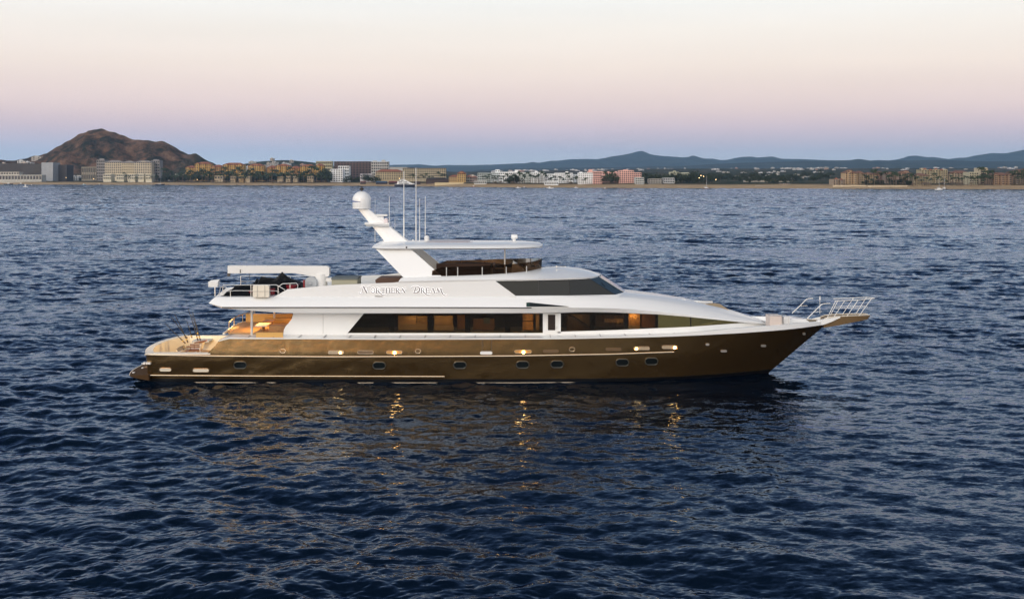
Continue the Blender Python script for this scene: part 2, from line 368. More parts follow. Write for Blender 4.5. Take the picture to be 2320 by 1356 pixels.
for px, py in ((544, 826.5), (859, 827.5), (1042, 826.5), (1184, 825.5), (1262, 824.5), (1410, 820.5), (1476, 818)):
    r_ = hull_ring("porthole", px, py, 14.5, 7.8, 0.03, M_rim, yacht)
    hull_plate("porthole_pane", px, py, 13.6, 7.0, M_darkglass, r_, 0.015)
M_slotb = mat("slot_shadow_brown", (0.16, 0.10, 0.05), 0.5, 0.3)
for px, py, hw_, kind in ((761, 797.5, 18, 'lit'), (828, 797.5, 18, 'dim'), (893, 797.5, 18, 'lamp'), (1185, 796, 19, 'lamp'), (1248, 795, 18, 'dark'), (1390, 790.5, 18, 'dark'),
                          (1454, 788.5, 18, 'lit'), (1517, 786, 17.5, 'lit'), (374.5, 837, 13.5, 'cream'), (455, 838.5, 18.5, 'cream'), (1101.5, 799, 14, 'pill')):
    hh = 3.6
    m = {'lit': mat('slot_sand', (0.42, 0.33, 0.22), 0.5), 'dim': M_slotb, 'lamp': mat('slot_lamp_glow', (0.5, 0.27, 0.07), 0.5), 'dark': M_slotb, 'cream': M_cream, 'pill': M_whitem}[kind]  # amber base colour holds the lamp's glow inside the slot
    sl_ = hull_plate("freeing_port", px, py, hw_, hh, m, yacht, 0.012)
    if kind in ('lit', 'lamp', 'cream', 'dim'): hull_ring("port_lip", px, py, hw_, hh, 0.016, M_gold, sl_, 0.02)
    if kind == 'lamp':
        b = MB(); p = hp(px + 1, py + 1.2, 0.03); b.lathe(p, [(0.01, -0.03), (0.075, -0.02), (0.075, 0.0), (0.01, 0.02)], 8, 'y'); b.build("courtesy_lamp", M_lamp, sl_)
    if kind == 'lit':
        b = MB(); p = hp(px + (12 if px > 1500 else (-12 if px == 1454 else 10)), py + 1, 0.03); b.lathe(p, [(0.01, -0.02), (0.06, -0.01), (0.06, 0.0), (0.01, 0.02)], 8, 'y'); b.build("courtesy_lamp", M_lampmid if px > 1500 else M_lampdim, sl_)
for px, py in ((640.5, 794.5), (947, 795), (1296, 791)):
    hull_ring("fairlead", px, py, 6.2, 4.6, 0.022, M_gold, yacht)
# gate outline in the bulwark
for px in (1092.5, 1113.5):
    b = MB(); b.tube([hp(px, y, 0.004) for y in (768.5, 778, 788, 796)], 0.011, 4); b.build("gate_seam", M_seam, yacht)
# bow fittings
for px, py, w_ in ((1603, 780, 5.0), (1640, 795, 8.5), (1730, 783, 7), (1822, 756, 4)):
    hull_plate("hawse_plate", px, py, w_ * .85, 2.5, mat('bright_chrome', (0.6, 0.58, 0.54), 0.4, 0.4), yacht, 0.035)
b = MB(); p = hp(334, 822, 0.02)
for dx in (-0.14, 0, 0.12): b.lathe((p.x + dx, p.y, p.z), [(0.06, -0.1), (0.09, 0.0), (0.05, 0.05)], 8, 'y')
b.tube([(p.x - 0.3, p.y, p.z - 0.03), (p.x + 0.2, p.y, p.z)], 0.035, 6); b.build("stern_cleat", M_steel, yacht)
# ---- swim platform
b = MB()
top = []
for y in np.linspace(-3.45, 3.45, 13):
    top.append((-19.95 + 0.4 * (abs(y) / 3.45) ** 3, y))
secs = []
for x, y in top: secs.append([(-18.6, y, 0.42), (x, y, 0.40), (x + 0.05, y, 0.31), (-18.9, y * 0.97, 0.16), (-18.6, y * 0.97, 0.12)])
b.loft(secs, close=True); sp = b.build("swim_platform", mat('brown_platform', (0.085, 0.05, 0.025), 0.75, spec=0.1), yacht)
b = MB(); b.tube([(x - 0.01, y, 0.40) for x, y in top], 0.022, 5); b.build("platform_trim", M_gold, sp)
for y in (-2.9, -1.4):
    b = MB(); b.box((-19.6, y, 0.42), (-19.5, y + 0.2, 0.46)); b.build("platform_fitting", M_whitem, sp)
# underwater lamp at the waterline, with its glow fitting
b = MB(); p = hp(378, 869, 0.0); b.lathe((p.x, p.y - 0.02, 0.03), [(0.02, -0.04), (0.06, -0.03), (0.06, 0.02), (0.02, 0.03)], 10, 'y'); ul = b.build("waterline_lamp", M_uw, yacht)

# ---- aft fishing cockpit: liner, sole, coaming
b = MB(); zc, zf = 1.53, 0.72
ring_o, ring_i = [], []
for y in np.linspace(-3.55, 3.55, 19): ring_o.append((tx(y), y)); ring_i.append((tx(y) + 0.34, y * 0.915))
xo = np.linspace(-18.5, -15.42, 8)
R_o = [(x, -hb(x, 1.49) - 0.02) for x in xo[::-1]] + ring_o + [(x, hb(x, 1.49) + 0.02) for x in xo]
R_i = [(x + (0.25 if x < -18.4 else 0), -hb(x, 1.49) + 0.3) for x in xo[::-1]] + ring_i + [(x + (0.25 if x < -18.4 else 0), hb(x, 1.49) - 0.3) for x in xo]
secs = []
for (a, c), (d, e) in zip(R_o, R_i):
    secs.append([(a, c, 1.46), (a, c, zc), (d, e, zc + 0.01), (d, e, zf)])
b.loft(secs, cap=False); ck = b.build("cockpit_coaming", M_cream, yacht, 30)
b = MB(); b.add([(-19.0, -3.1, zf + .004), (-14.2, -3.3, zf + .004), (-14.2, 3.3, zf + .004), (-19.0, 3.1, zf + .004)], [(0, 1, 2, 3)]); b.build("cockpit_sole", M_teak, yacht)
b = MB(); b.box((-14.9, -3.3, zf), (-14.2, 3.3, 2.24)); b.build("cockpit_bulkhead", M_cream, yacht)
b = MB(); b.slab([S(381.5, 786, 2.6), S(393, 780, 3.0), S(393, 792, 3.0), S(381.5, 797, 2.6)], (0.03, 0.0, 0)); b.build("transom_hatch", mat("grey_green_hatch", (0.25, 0.29, 0.2), 0.5), yacht)
b = MB(); p = S(455, 785.5, 2.2); b.box((p.x - .5, 2.2, 1.30), (p.x + .45, 3.2, 1.38)); b.build("side_shelf", M_grey, yacht)
# ---- main deck: pale side decks with seams, teak aft deck
b = MB(); xs_ = list(np.linspace(-15.0, 16.9, 60)); secs = []
def wbul(x): return interp(x, [(-15, 0.0), (5, 0.02), (9, 0.10), (12, 0.22), (15.0, 0.22), (16.4, 0.14), (16.97, 0.1)])     # height of the white bulwark above the brown topsides
for x in xs_:
    h0 = hb(x, zs(x)); z0 = zs(x); wb = wbul(x)
    hi = max(h0 - 0.16, 0.01)
    secs.append([(x, -h0 - 0.012, z0 - 0.02), (x, -h0 - 0.012, z0 + 0.03 + wb), (x, -hi, z0 + 0.035 + wb), (x, -max(hi - 0.03, 0.01), z0 + 0.03), (x, 0, z0 + 0.06)])
b.loft(secs, cap=False); b.mirror(); dk = b.build("side_deck", M_white, yacht, 30)
b = MB()
for i in range(24):
    px = 560 + 57.3 * i
    if px > 1620: break
    y0 = interp(px, [(500, 767), (760, 768), (1160, 766), (1386, 763.5), (1680, 753)])
    p = S(px, y0, 0); x = (px - CX) * 60.9 / F
    h0 = hb(x, zs(x))
    if h0 < 2.4: break
    b = MB(); b.box((x - 0.014, -h0 + 0.2, zs(x) + 0.03), (x + 0.014, -2.3, zs(x) + 0.05)); b.build("deck_seam", mat("grey_seam", (0.12, 0.115, 0.11), 0.7), dk, None)

b = MB(); b.slab([(-15.0, -1.6, 2.33), (-15.2, 1.2, 2.33), (-15.1, 2.6, 2.33), (-14.6, 3.3, 2.33), (-11.6, 3.3, 2.33), (-11.6, -2.0, 2.33), (-12.2, -2.15, 2.33), (-14.8, -2.1, 2.33)], (0, 0, 0.05)); b.build("aft_deck", M_teak, yacht)
b = MB(); b.tube([(-15.05, -2.2, 2.36), (-15.12, -1.0, 2.36), (-15.26, 1.2, 2.36), (-15.16, 2.6, 2.36), (-14.6, 3.35, 2.36)], 0.06, 6); b.build("deck_edge", M_cream, yacht)
# aft deck rail on the far quarter
b = MB(); pr = [(-15.15, -0.6, 2.75), (-15.25, 1.0, 2.8), (-15.1, 2.4, 2.85), (-14.6, 3.25, 2.9)]
b.tube(pr, 0.03, 6)
for p in pr: b.tube([(p[0], p[1], 2.36), p], 0.022, 5)
b.build("aft_deck_rail", M_beige, yacht)

# ---- main deckhouse
HW = [(-30, 2.2), (8.2, 2.2), (9.6, 2.08), (10.8, 1.62), (11.8, 1.1), (12.7, 0.6), (13.9, 0.05)]
def yw(px):                                                       # local y of the near house wall behind a pixel column
    y = -2.2
    for _ in range(8): y = -interp((px - CX) * (YC + y) / F, HW)
    return y
WT = [(644, 712), (824, 709.5), (1230, 709.5), (1270, 708.5), (1320, 706.8), (1386, 707.5), (1491, 711.7), (1564, 717.8), (1676, 729.3), (1686, 730.3), (1743, 735)]     # window top line
WBt = [(644, 755), (787, 754), (1230, 754), (1270, 750.8), (1386, 747.5), (1561, 740), (1676, 731.5), (1686, 730.6), (1743, 735.2)]                                   # window bottom line
def strip(b, px0, px1, top, bot, n, off=0.0, thick=0.06):
    """a wall strip that follows the house side between two photo lines"""
    P = []
    for i in range(n + 1):
        px = px0 + (px1 - px0) * i / n; y = yw(px) - off
        t = top(px) if callable(top) else interp(px, top); q = bot(px) if callable(bot) else interp(px, bot)
        a, c = S(px, t, y), S(px, q, y); P.append([a, c, c + Vector((0, thick, 0)), a + Vector((0, thick, 0))])
    b.loft(P, close=True)
def xz(p): return (p.x, p.z)
b = MB()
# aft wing panel, with its swept after edge
pts = [(664, 706), (664, 712), (661, 722), (654, 731), (647, 739), (643, 747), (642, 758), (642, 764), (787.5, 764), (787.5, 754), (824.5, 709.5), (824.5, 706)]
b.slab([S(x, y, -2.2) for x, y in pts], (0, 0.08, 0))
strip(b, 824, 1743, lambda p: interp(p, WT) - 5, WT, 60)
strip(b, 787, 1743, WBt, lambda p: interp(p, WBt) + 14, 60)
strip(b, 1230, 1270.5, lambda p: 709.5, lambda p: 754, 1)
b.mirror(); dh = b.build("deckhouse", M_white, yacht, 30)
b = MB(); b.box((-11.3, -2.08, 2.3), (-11.2, 2.08, 3.75)); b.build("aft_bulkhead", M_wood, yacht)
for px in (732,):
    b = MB(); P = [S(px, y, -2.205) for y in (711, 756)]; b.tube(P, 0.008, 4); b.build("panel_seam", mat("pale_seam", (0.4, 0.4, 0.38), 0.7), dh)
# side door with its small window
b = MB(); P = [S(x, y, -2.22) for x, y in ((1236, 711), (1263, 711), (1263, 764), (1236, 764))]; b.slab(P, (0, 0.05, 0)); dr = b.build("side_door", M_whitem, yacht)
b = MB(); P = [S(x, y, -2.245) for x, y in ((1241.5, 712.5), (1258, 712.5), (1258, 747.5), (1241.5, 747.5))]; b.slab(P, (0, 0.04, 0)); b.build("door_window", mat("brown_door_glass", (0.03, 0.018, 0.012), 0.08), dr)
b = MB(); p = S(1261, 745, -2.26); b.tube([p, p + Vector((0, 0, 0.12))], 0.02, 5); b.build("handle", M_steel, dr)
# window panes and their dark mullions
edges = [787.5, 888, 975, 1060, 1150, 1230]
def aft_window(x0, x1):
    b = MB(); tl, tr = max(x0, 824.3), x1
    pts = [(x0, 754), (x1, 754), (x1, 709.5), (tl, 709.5)] if x0 > 800 else [(787.5, 754), (x1, 754), (x1, 709.5), (824.3, 709.5)]
    b.slab([S(x, y, -2.17) for x, y in pts], (0, 0.03, 0)); b.mirror(); return b.build("saloon_window", G_smoke, yacht)
for x0, x1 in zip(edges[:-1], edges[1:]): aft_window(x0, x1)
fe = [1270.5, 1341, 1420, 1491, 1565, 1686]
for i, (x0, x1) in enumerate(zip(fe[:-1], fe[1:])):
    b = MB(); strip(b, x0, x1, WT, WBt, 8, -0.02, 0.03); b.mirror(); b.build("forward_window", G_smoke if i < 3 else G_sunset, yacht)
b = MB()
for px in (888, 975, 1060, 1150):
    b = MB(); b.slab([S(px - 6, 710, -2.13), S(px + 6, 710, -2.13), S(px + 6, 754, -2.13), S(px - 6, 754, -2.13)], (0, 0.05, 0)); b.mirror(); b.build("window_mullion", M_black, yacht)
for px in (1341, 1420, 1488): b = MB(); strip(b, px - 4, px + 4, WT, WBt, 1, -0.07, 0.04); b.mirror(); b.build("window_mullion", M_black, yacht)
b = MB(); strip(b, 1564, 1566, WT, WBt, 1, 0.012, 0.02); b.build("window_joint", M_black, yacht)
# ---- what shows through the saloon glass
b = MB(); b.box((-11.0, 0.9, 1.4), (7.4, 1.0, 3.7)); b.box((-11, -2.0, 1.35), (7.4, 1.0, 1.4)); b.box((-11, -2.05, 3.7), (4.6, 2.05, 3.74)); b.box((-11, 0.95, 1.4), (-10.9, 2.1, 3.7)); b.build("saloon_lining", M_dark, yacht)
def inner(name, px0, py0, px1, py1, y, m, th=0.1):
    b = MB(); b.slab([S(px0, py0, y), S(px1, py0, y), S(px1, py1, y), S(px0, py1, y)], (0, th, 0)); return b.build(name, m, yacht)
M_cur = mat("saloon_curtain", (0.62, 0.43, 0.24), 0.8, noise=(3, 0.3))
inner("saloon_curtain", 902, 715, 943, 741, -0.9, M_cur); inner("saloon_curtain", 945, 716, 968, 742, -0.9, M_cur)
inner("sofa_back", 902, 734, 968, 747, -1.2, M_beige)
inner("saloon_curtain", 984, 715, 1026, 741, -0.9, M_cur); inner("wall_cabinet", 1036, 714, 1053, 746, -0.9, M_wood)
inner("sofa_back", 984, 736, 1028, 748, -1.2, M_beige)
inner("wall_cabinet", 1072, 722, 1120, 747, -0.9, M_wood); inner("wall_screen", 1096, 720, 1110, 733, -1.0, mat("grey_screen", (0.16, 0.2, 0.2), 0.3, emis=((0.3, 0.45, 0.45), 0.04)))
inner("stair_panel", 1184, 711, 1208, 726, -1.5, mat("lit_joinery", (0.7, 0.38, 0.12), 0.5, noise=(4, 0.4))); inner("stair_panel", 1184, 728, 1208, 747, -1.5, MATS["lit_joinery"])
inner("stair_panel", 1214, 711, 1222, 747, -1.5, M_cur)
inner("galley_panel", 1284, 712, 1336, 748, -1.2, mat("galley_brown", (0.16, 0.11, 0.07), 0.7)); inner("galley_panel", 1350, 714, 1414, 740, -0.8, MATS["galley_brown"])
inner("galley_counter", 1370, 722, 1412, 730, -1.2, M_cur)
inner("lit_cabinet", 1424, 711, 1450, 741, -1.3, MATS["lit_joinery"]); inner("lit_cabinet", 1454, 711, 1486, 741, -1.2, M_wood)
inner("saloon_table", 1424, 737, 1450, 744, -1.5, M_beige)
b = MB(); a, c = S(1290, 710, -1.3), S(1345, 748, -1.3); b.tube([a, c], 0.03, 4); b.build("stair_rail", M_black, yacht)
def lamp(px, py, y, e, r=0.05, col=(1.0, 0.74, 0.42), name="cabin_lamp"):
    l = bpy.data.lights.new(name, 'POINT'); l.energy = e; l.shadow_soft_size = r; l.color = col
    o = bpy.data.objects.new(name, l); COL.objects.link(o); o.parent = yacht; o.location = S(px, py, y); return o
for px, e in ((935, 15), (1005, 14), (1095, 8), (1310, 7), (1436, 18)): lamp(px, 714, -1.6, e)
lamp(1196, 728, -2.0, 12)
# ---- upper deck: fascia shell that sweeps down into the foredeck trunk
ST = [  # A: lower edge (px, py, half width)   B: knuckle    C: upper edge      centre line (px, py)
    ((486, 692, 2.86), (473, 686.6, 2.94), (489, 672, 2.78), None),
    ((502, 698, 2.98), (503, 694.8, 3.1), (500, 673, 2.78), None),
    ((568, 703.5, 3.0), (568, 695, 3.1), (568, 673, 2.75), None),
    ((644, 708.5, 3.0), (644, 695, 3.1), (644, 673, 2.75), None),
    ((824, 709, 3.0), (824, 695, 3.1), (824, 673, 2.75), None),
    ((1119, 708.5, 3.0), (1119, 695.5, 3.1), (1119, 673, 2.75), None),
    ((1205, 708, 2.95), (1205, 696, 3.08), (1205, 672.5, 2.70), None),
    ((1290, 706.5, 2.7), (1290, 696.5, 2.95), (1290, 671.5, 2.6), None),
    ((1350, 706, 2.5), (1350, 697, 2.75), (1350, 670.5, 2.35), (1340, 662)),
    ((1400, 707, 2.36), (1400, 698.5, 2.55), (1400, 672.5, 1.95), (1400, 658)),
    ((1435, 708.5, 2.28), (1435, 700.5, 2.42), (1435, 675, 1.75), (1431, 663)),
    ((1491, 711.2, 2.23), (1491, 706, 2.30), (1491, 682, 1.6), (1480, 668.5)),
    ((1564, 717.3, 2.14), (1564, 713, 2.16), (1564, 693, 1.4), (1559, 679)),
    ((1630, 724, 1.62), (1630, 721, 1.62), (1630, 705, 1.0), (1625, 696)),
    ((1686, 730, 0.98), (1686, 728, 0.98), (1686, 719, 0.6), (1685, 711)),
    ((1726, 733.5, 0.45), (1726, 732, 0.45), (1726, 728, 0.3), (1726, 725)),
    ((1748, 736, 0.05), (1748, 735, 0.05), (1748, 733, 0.03), (1748, 732))]
secs = []
for A, B_, C_, D_ in ST:
    a, bb, c = S(A[0], A[1], -A[2]), S(B_[0], B_[1], -B_[2]), S(C_[0], C_[1], -C_[2])
    m1 = bb.lerp(c, 0.5) + Vector((0, -0.03, 0.03))
    if D_ is None: d = Vector((c.x, 0, c.z + 0.04)); e1 = c.lerp(d, 0.5)
    else: d = S(D_[0], D_[1], 0); d.x = c.x; e1 = c.lerp(d, 0.5) + Vector((0, -0.1, 0.13 * min(1, abs(c.y))))
    c2 = c + Vector((0, 0.05, 0.015))
    near = [Vector((a.x, -0.0, a.z)), Vector((a.x, a.y + 0.1, a.z)), a, bb.lerp(a, 0.12), bb, m1, c, c2, e1, d]
    far = [Vector((p.x, -p.y, p.z)) for p in near[1:-1]][::-1]
    secs.append(near + far)
b = MB(); b.loft(secs, close=True); ud = b.build("upper_deck", M_white, yacht, 28)
b = MB(); P = [S(px, py, -interp(px, [(503, 3.115), (1119, 3.115), (1205, 3.10)])) for px, py in ((503, 696), (700, 696), (900, 696), (1119, 696.5), (1204, 697))]
b.tube(P, 0.026, 5); b.mirror(); b.build("fascia_stripe", M_black, ud)
b = MB(); P = [S(x, y, -2.86) for x, y in ((1193, 684.8), (1201, 684.2), (1288, 693.2), (1193, 693.2))]
b.slab([P[0] + Vector((0, -0.1, 0)), P[1] + Vector((0, -0.1, 0)), P[2] + Vector((0, -0.14, 0)), P[3] + Vector((0, -0.24, 0))], (0, 0.3, 0)); b.mirror(); sc_ = b.build("air_scoop", M_darkglass, ud)
b = MB(); P = [S(x, y, -3.0) for x, y in ((1192.5, 685), (1200, 684.6), (1200, 693.4), (1192.5, 693.4))]; b.slab([P[0], P[1], P[2] + Vector((0, -0.12, 0)), P[3] + Vector((0, -0.12, 0))], (0, 0.2, 0)); b.build("scoop_lamp", M_green, sc_)
# upper bulwark (cream white) with the name
def uw(px, py, off=0.0): return S(px, py, -2.72 - off)
b = MB()
top = [(618, 673.6), (635, 664), (651, 655), (700, 650.5), (759, 645.3), (830, 642.5), (892, 640), (917, 637), (1000, 637), (1122, 636)]
secs = []
for px in sorted(set([t[0] for t in top] + list(range(640, 1122, 30)))):
    t = interp(px, top); a, c = uw(px, t), uw(px, 676)
    secs.append([a, c, c + Vector((0, 0.09, 0)), a + Vector((0, 0.09, 0))])
b.loft(secs, close=True)
P = [uw(x, y) for x, y in ((1122, 636), (1168, 669.5), (1168, 676), (1122, 676))]; b.slab(P, (0, 0.09, 0))
b.mirror(); ub = b.build("upper_bulwark", M_white, yacht, 30)
# boat deck sole
b = MB(); b.add([(-15.5, -2.7, 4.325), (-7, -2.7, 4.325), (-7, 2.7, 4.325), (-15.5, 2.7, 4.325)], [(0, 1, 2, 3)]); b.build("boat_deck", M_grey, yacht)
# ---- name in serif letters over a painted halo (strokes with serifs and swashes)
def stroke(b, pts, wd, yo, hh, X, scale):
    P = [Vector(p) for p in pts]
    for i in range(len(P) - 1):
        a, c = P[i], P[i + 1]; d = (c - a); 
        if d.length < 1e-6: continue
        nrm = Vector((-d.y, d.x)).normalized()
        w0 = wd if not isinstance(wd, (list, tuple)) else wd[min(i, len(wd) - 1)]
        e = d.normalized() * 0.02
        q = [a - e + nrm * w0 / 2, c + e + nrm * w0 / 2, c + e - nrm * w0 / 2, a - e - nrm * w0 / 2]
        R4 = [Vector((X + p.x * scale, yo, hh + p.y * scale)) for p in q]
        b.slab(R4, (0, 0.02, 0))
def arc(cx, cy, rx, ry, a0, a1, n=10): return [(cx + rx * math.cos(R(a0 + (a1 - a0) * i / n)), cy + ry * math.sin(R(a0 + (a1 - a0) * i / n))) for i in range(n + 1)]
TK, TN = 0.135, 0.06
def ser(x, y, l=0.16): return ([(x - l, y), (x + l, y)], TN)
GL = {
 'O': (0.95, [(arc(.47, .5, .40, .5, 0, 360, 20), 0.10)]),
 'R': (0.85, [([(.15, 0), (.15, 1)], TK), ser(.15, 0), ser(.10, 1, .1), ([(.15, .98)] + arc(.35, .75, .28, .23, 90, -90, 8) + [(.15, .52)], TN + .03), ([(.38, .52), (.62, .1), (.8, 0)], TK)]),
 'T': (0.85, [([(.42, 0), (.42, 1)], TK), ser(.42, 0), ([(.04, .8), (.04, 1), (.8, 1), (.8, .8)], TN)]),
 'H': (0.98, [([(.15, 0), (.15, 1)], TK), ([(.8, 0), (.8, 1)], TK), ([(.15, .5), (.8, .5)], TN), ser(.15, 0), ser(.15, 1), ser(.8, 0), ser(.8, 1)]),
 'E': (0.78, [([(.15, 0), (.15, 1)], TK), ([(.02, 1), (.66, 1), (.66, .84)], TN), ([(.02, 0), (.7, 0), (.7, .18)], TN), ([(.15, .52), (.52, .52)], TN)]),
 'N': (1.0, [([(.15, 0), (.15, 1)], TN), ([(.12, 1), (.82, 0)], TK), ([(.82, 0), (.82, 1)], TN), ser(.15, 0, .13), ser(.82, 1, .13)]),
 'A': (0.95, [([(.05, 0), (.45, 1)], TN), ([(.45, 1), (.85, 0)], TK), ([(.2, .35), (.7, .35)], TN), ser(.05, 0, .1), ser(.85, 0, .12)]),
 'M': (1.15, [([(.1, 0), (.22, 1)], TN), ([(.22, 1), (.55, .1)], TK), ([(.55, .1), (.9, 1)], TN), ([(.9, 1), (1.02, .35), (1.3, -.25), (1.75, -.55), (2.2, -.5), (2.35, -.3)], [TK, TK, .1, .06, .05]), ser(.1, 0, .12)]),
}
BIGN = [(arc(-.1, .05, .28, .2, 160, 350, 8) + [(.45, 1.15)], [.09] * 8 + [.07]), ([(.0, .95), (.1, 1.15), (.3, 1.32), (.55, 1.32), (.8, .7), (1.15, 0.05)], [.06, .06, .09, .16, .16]), ([(1.15, 0.05), (1.3, .9), (1.55, 1.35), (1.9, 1.3)], [.06, .06, .09])]
BIGD = [([(.1, 1.0), (-.15, .95), (0, 1.2), (.5, 1.35), (1.1, 1.3), (1.5, .95), (1.45, .4), (1.0, .05), (.3, .0)], [.06, .06, .06, .09, .1, .16, .14, .08]), ([(.35, 0), (.75, 1.1)], .13)]
RT = [([(.38, .52), (.8, .0), (1.3, -.42), (1.85, -.5), (2.1, -.25)], [TK, .12, .08, .05])]
def lettering(b, yo, grow):
    def run(seq, pxs, hpx, base):
        for (gl, px, s_) in seq:
            sc1 = s_ * 61.68 / F
            X = (px - CX) * 61.68 / F; Z = H - (base - HY) * 61.68 / F
            for pts, wd in gl:
                wd2 = [w_ + grow for w_ in wd] if isinstance(wd, (list, tuple)) else wd + grow
                stroke(b, pts, wd2, yo, Z, X, sc1)
    c = 10.8
    seq = [(BIGN, 818, 11), (GL['O'][1], 840, c), (GL['R'][1], 852, c), (RT, 852, c), (GL['T'][1], 863.5, c), (GL['H'][1], 874.5, c), (GL['E'][1], 886.5, c), (GL['R'][1], 896.5, c), (GL['N'][1], 909, c),
           (BIGD, 934, 11), (GL['R'][1], 953.5, c), (RT, 953.5, c), (GL['E'][1], 965, c), (GL['A'][1], 976, c), (GL['M'][1], 989, c)]
    run(seq, None, c, 663)
b = MB(); lettering(b, -2.735, 0.24); nb = b.build("name_lettering_halo", M_halo, yacht, None)
b = MB(); lettering(b, -2.765, 0.05); b.build("lettering", M_letter, nb, None)
b = MB(); b.slab([uw(850, 670, 0.02), uw(867, 670.6, 0.02), uw(867, 671.8, 0.02), uw(850, 671.2, 0.02)], (0, 0.03, 0)); b.build("vent_slot", M_seam, yacht)

# ---- pilothouse windows
rt = [(1119, 636.8, 2.66), (1221, 635, 2.5), (1290, 632.8, 2.3), (1336, 631, 1.95), (1357, 626.5, 1.05), (1362, 622, 0.0)]
rb = [(1167.5, 669.5, 2.70), (1221, 669.2, 2.66), (1290, 669, 2.48), (1394, 667, 1.95), (1413, 661.8, 1.05), (1416.5, 657, 0.0)]
def pane(i, name, m):
    b = MB(); a, c, d, e = S(rt[i][0], rt[i][1], -rt[i][2]), S(rt[i + 1][0], rt[i + 1][1], -rt[i + 1][2]), S(rb[i + 1][0], rb[i + 1][1], -rb[i + 1][2]), S(rb[i][0], rb[i][1], -rb[i][2])
    g_ = 0.012
    q = [a.lerp(c, g_), c.lerp(a, g_), d.lerp(e, g_), e.lerp(d, g_)]
    b.slab(q, (0 if i < 3 else -0.03, 0.04, 0)); b.mirror(); return b.build(name, m, yacht)
for i in range(5): pane(i, "pilothouse_window" if i < 3 else "windshield", M_darkglass if i < 3 else mat("windshield_glass", (0.03, 0.05, 0.06), 0.03, 0, 0))
b = MB()   # black backing body that the panes sit on
secs = []
for (a, c) in zip(rt, rb):
    p, q = S(a[0], a[1] - 0.6, -a[2] + 0.035), S(c[0], c[1] + 0.8, -c[2] + 0.035); secs.append([p + Vector((-0.02, 0, 0)), q + Vector((-0.02, 0, 0))])
full = secs + [[Vector((p.x, -p.y, p.z)) for p in s_] for s_ in secs[::-1][1:]]
b.loft(full, cap=False); b.build("window_surround", M_black, yacht)
b = MB(); secs = []      # white skirt carrying the glass down into the deck moulding
for (px, py, hw_) in rb:
    p = S(px, py + 0.2, -hw_ - 0.035); k = 0.16 if px < 1380 else 0.05; f_ = 0.03 if px < 1300 else (0.1 if px < 1400 else 0.16)
    secs.append([p + Vector((0, 0.12, 0.0)), p, Vector((p.x + f_ * .6, p.y - k * .35, p.z - .07)), Vector((p.x + f_ * 2.2, p.y - k, p.z - .42)), ])
full = secs + [[Vector((p.x, -p.y, p.z)) for p in s_] for s_ in secs[::-1][1:]]
b.loft(full, cap=False); b.build("window_skirt", M_white, yacht, 60)
b = MB()
for x0 in (1362, 1378):
    b.tube([S(x0, 640, -1.7), S(x0 + 16, 655, -1.75)], 0.012, 4)
b.build("wiper", M_black, yacht)
# ---- pilothouse roof and flybridge coaming
RS = [((903, 640.2, 2.74), (911, 628.8, 2.45)), ((1000, 637.6, 2.74), (1000, 625.2, 2.4)), ((1098, 636.5, 2.72), (1098, 622, 2.3)), ((1150, 636, 2.7), (1145, 619, 2.12)),
      ((1185, 635.6, 2.68), (1178, 616.2, 1.8)), ((1212, 635, 2.65), (1202, 613, 1.3)), ((1238, 634.5, 2.6), (1218, 609, 0.75)), ((1256, 634, 2.55), (1227, 605.8, 0)), ((1290, 633, 2.4), (1262, 603.4, 0)),
      ((1318, 632, 2.15), (1310, 607.0, 0)), ((1340, 630.5, 1.8), (1338, 612.6, 0)), ((1354, 627.5, 1.2), (1352, 618.0, 0)), ((1362, 623.5, 0.3), (1362, 622, 0))]
secs = []; 
for E_, G_ in RS:
    e, g = S(E_[0], E_[1], -E_[2]), S(G_[0], G_[1], -G_[2])
    f1 = e + Vector((0, -0.03, 0.07)); kx = [0.18, 0.4, 0.65, 0.85]
    mids = []
    for k in kx:
        q = f1.lerp(g, k); q.z = f1.z + (g.z - f1.z) * (1 - (1 - k) ** 1.7); mids.append(q)
    secs.append([Vector((e.x, 0, e.z)), Vector((e.x, e.y + 0.08, e.z)), e, f1] + mids + [g])
b = MB(); b.loft(secs, cap=False); b.mirror(); rf = b.build("pilothouse_roof", M_white, yacht, 50)
# flybridge well
b = MB(); secs = []
for E_, G_ in RS[:8]:
    g = S(G_[0], G_[1], -G_[2]); secs.append([g, Vector((g.x, min(g.y + 0.1, 0), g.z)), Vector((g.x, min(g.y + 0.14, 0), 4.95)), Vector((g.x, 0, 4.95))])
b.loft(secs, cap=False); b.mirror(); b.build("flybridge_well", M_cream, yacht, 40)
# smoked flybridge windscreen
us = []
for px, py, y in ((978, 625.9, -2.40), (1000, 625.2, -2.40), (1060, 623.6, -2.35), (1098, 622, -2.3), (1145, 619, -2.12), (1178, 616.2, -1.8), (1202, 613, -1.3), (1218, 609, -.75), (1225, 606.8, -.35), (1227, 605.8, 0)):
    p = S(px, py, y); hgt = 0.30 if px < 990 else 0.47; us.append([p - Vector((0, 0, 0.02)), p + Vector((0.03, -0.02 if y else 0, hgt))])
us = us + [[Vector((q.x, -q.y, q.z)) for q in s_] for s_ in us[::-1][1:]]
b = MB(); b.loft(us, cap=False); ws = b.build("flybridge_windscreen", G_fly, yacht, 60)
for px, y in ((1011.5, -2.44), (1037, -2.42), (1092.5, -2.36), (1147, -2.2), (1193, -1.62)):
    for sg in (1, -1):
        p = S(px, 623, y); zb = 5.4; b = MB(); b.tube([(p.x, y * sg, zb - 0.05), (p.x, y * sg, zb + 0.44)], 0.026, 6); b.build("windscreen_post", M_steel, ws)
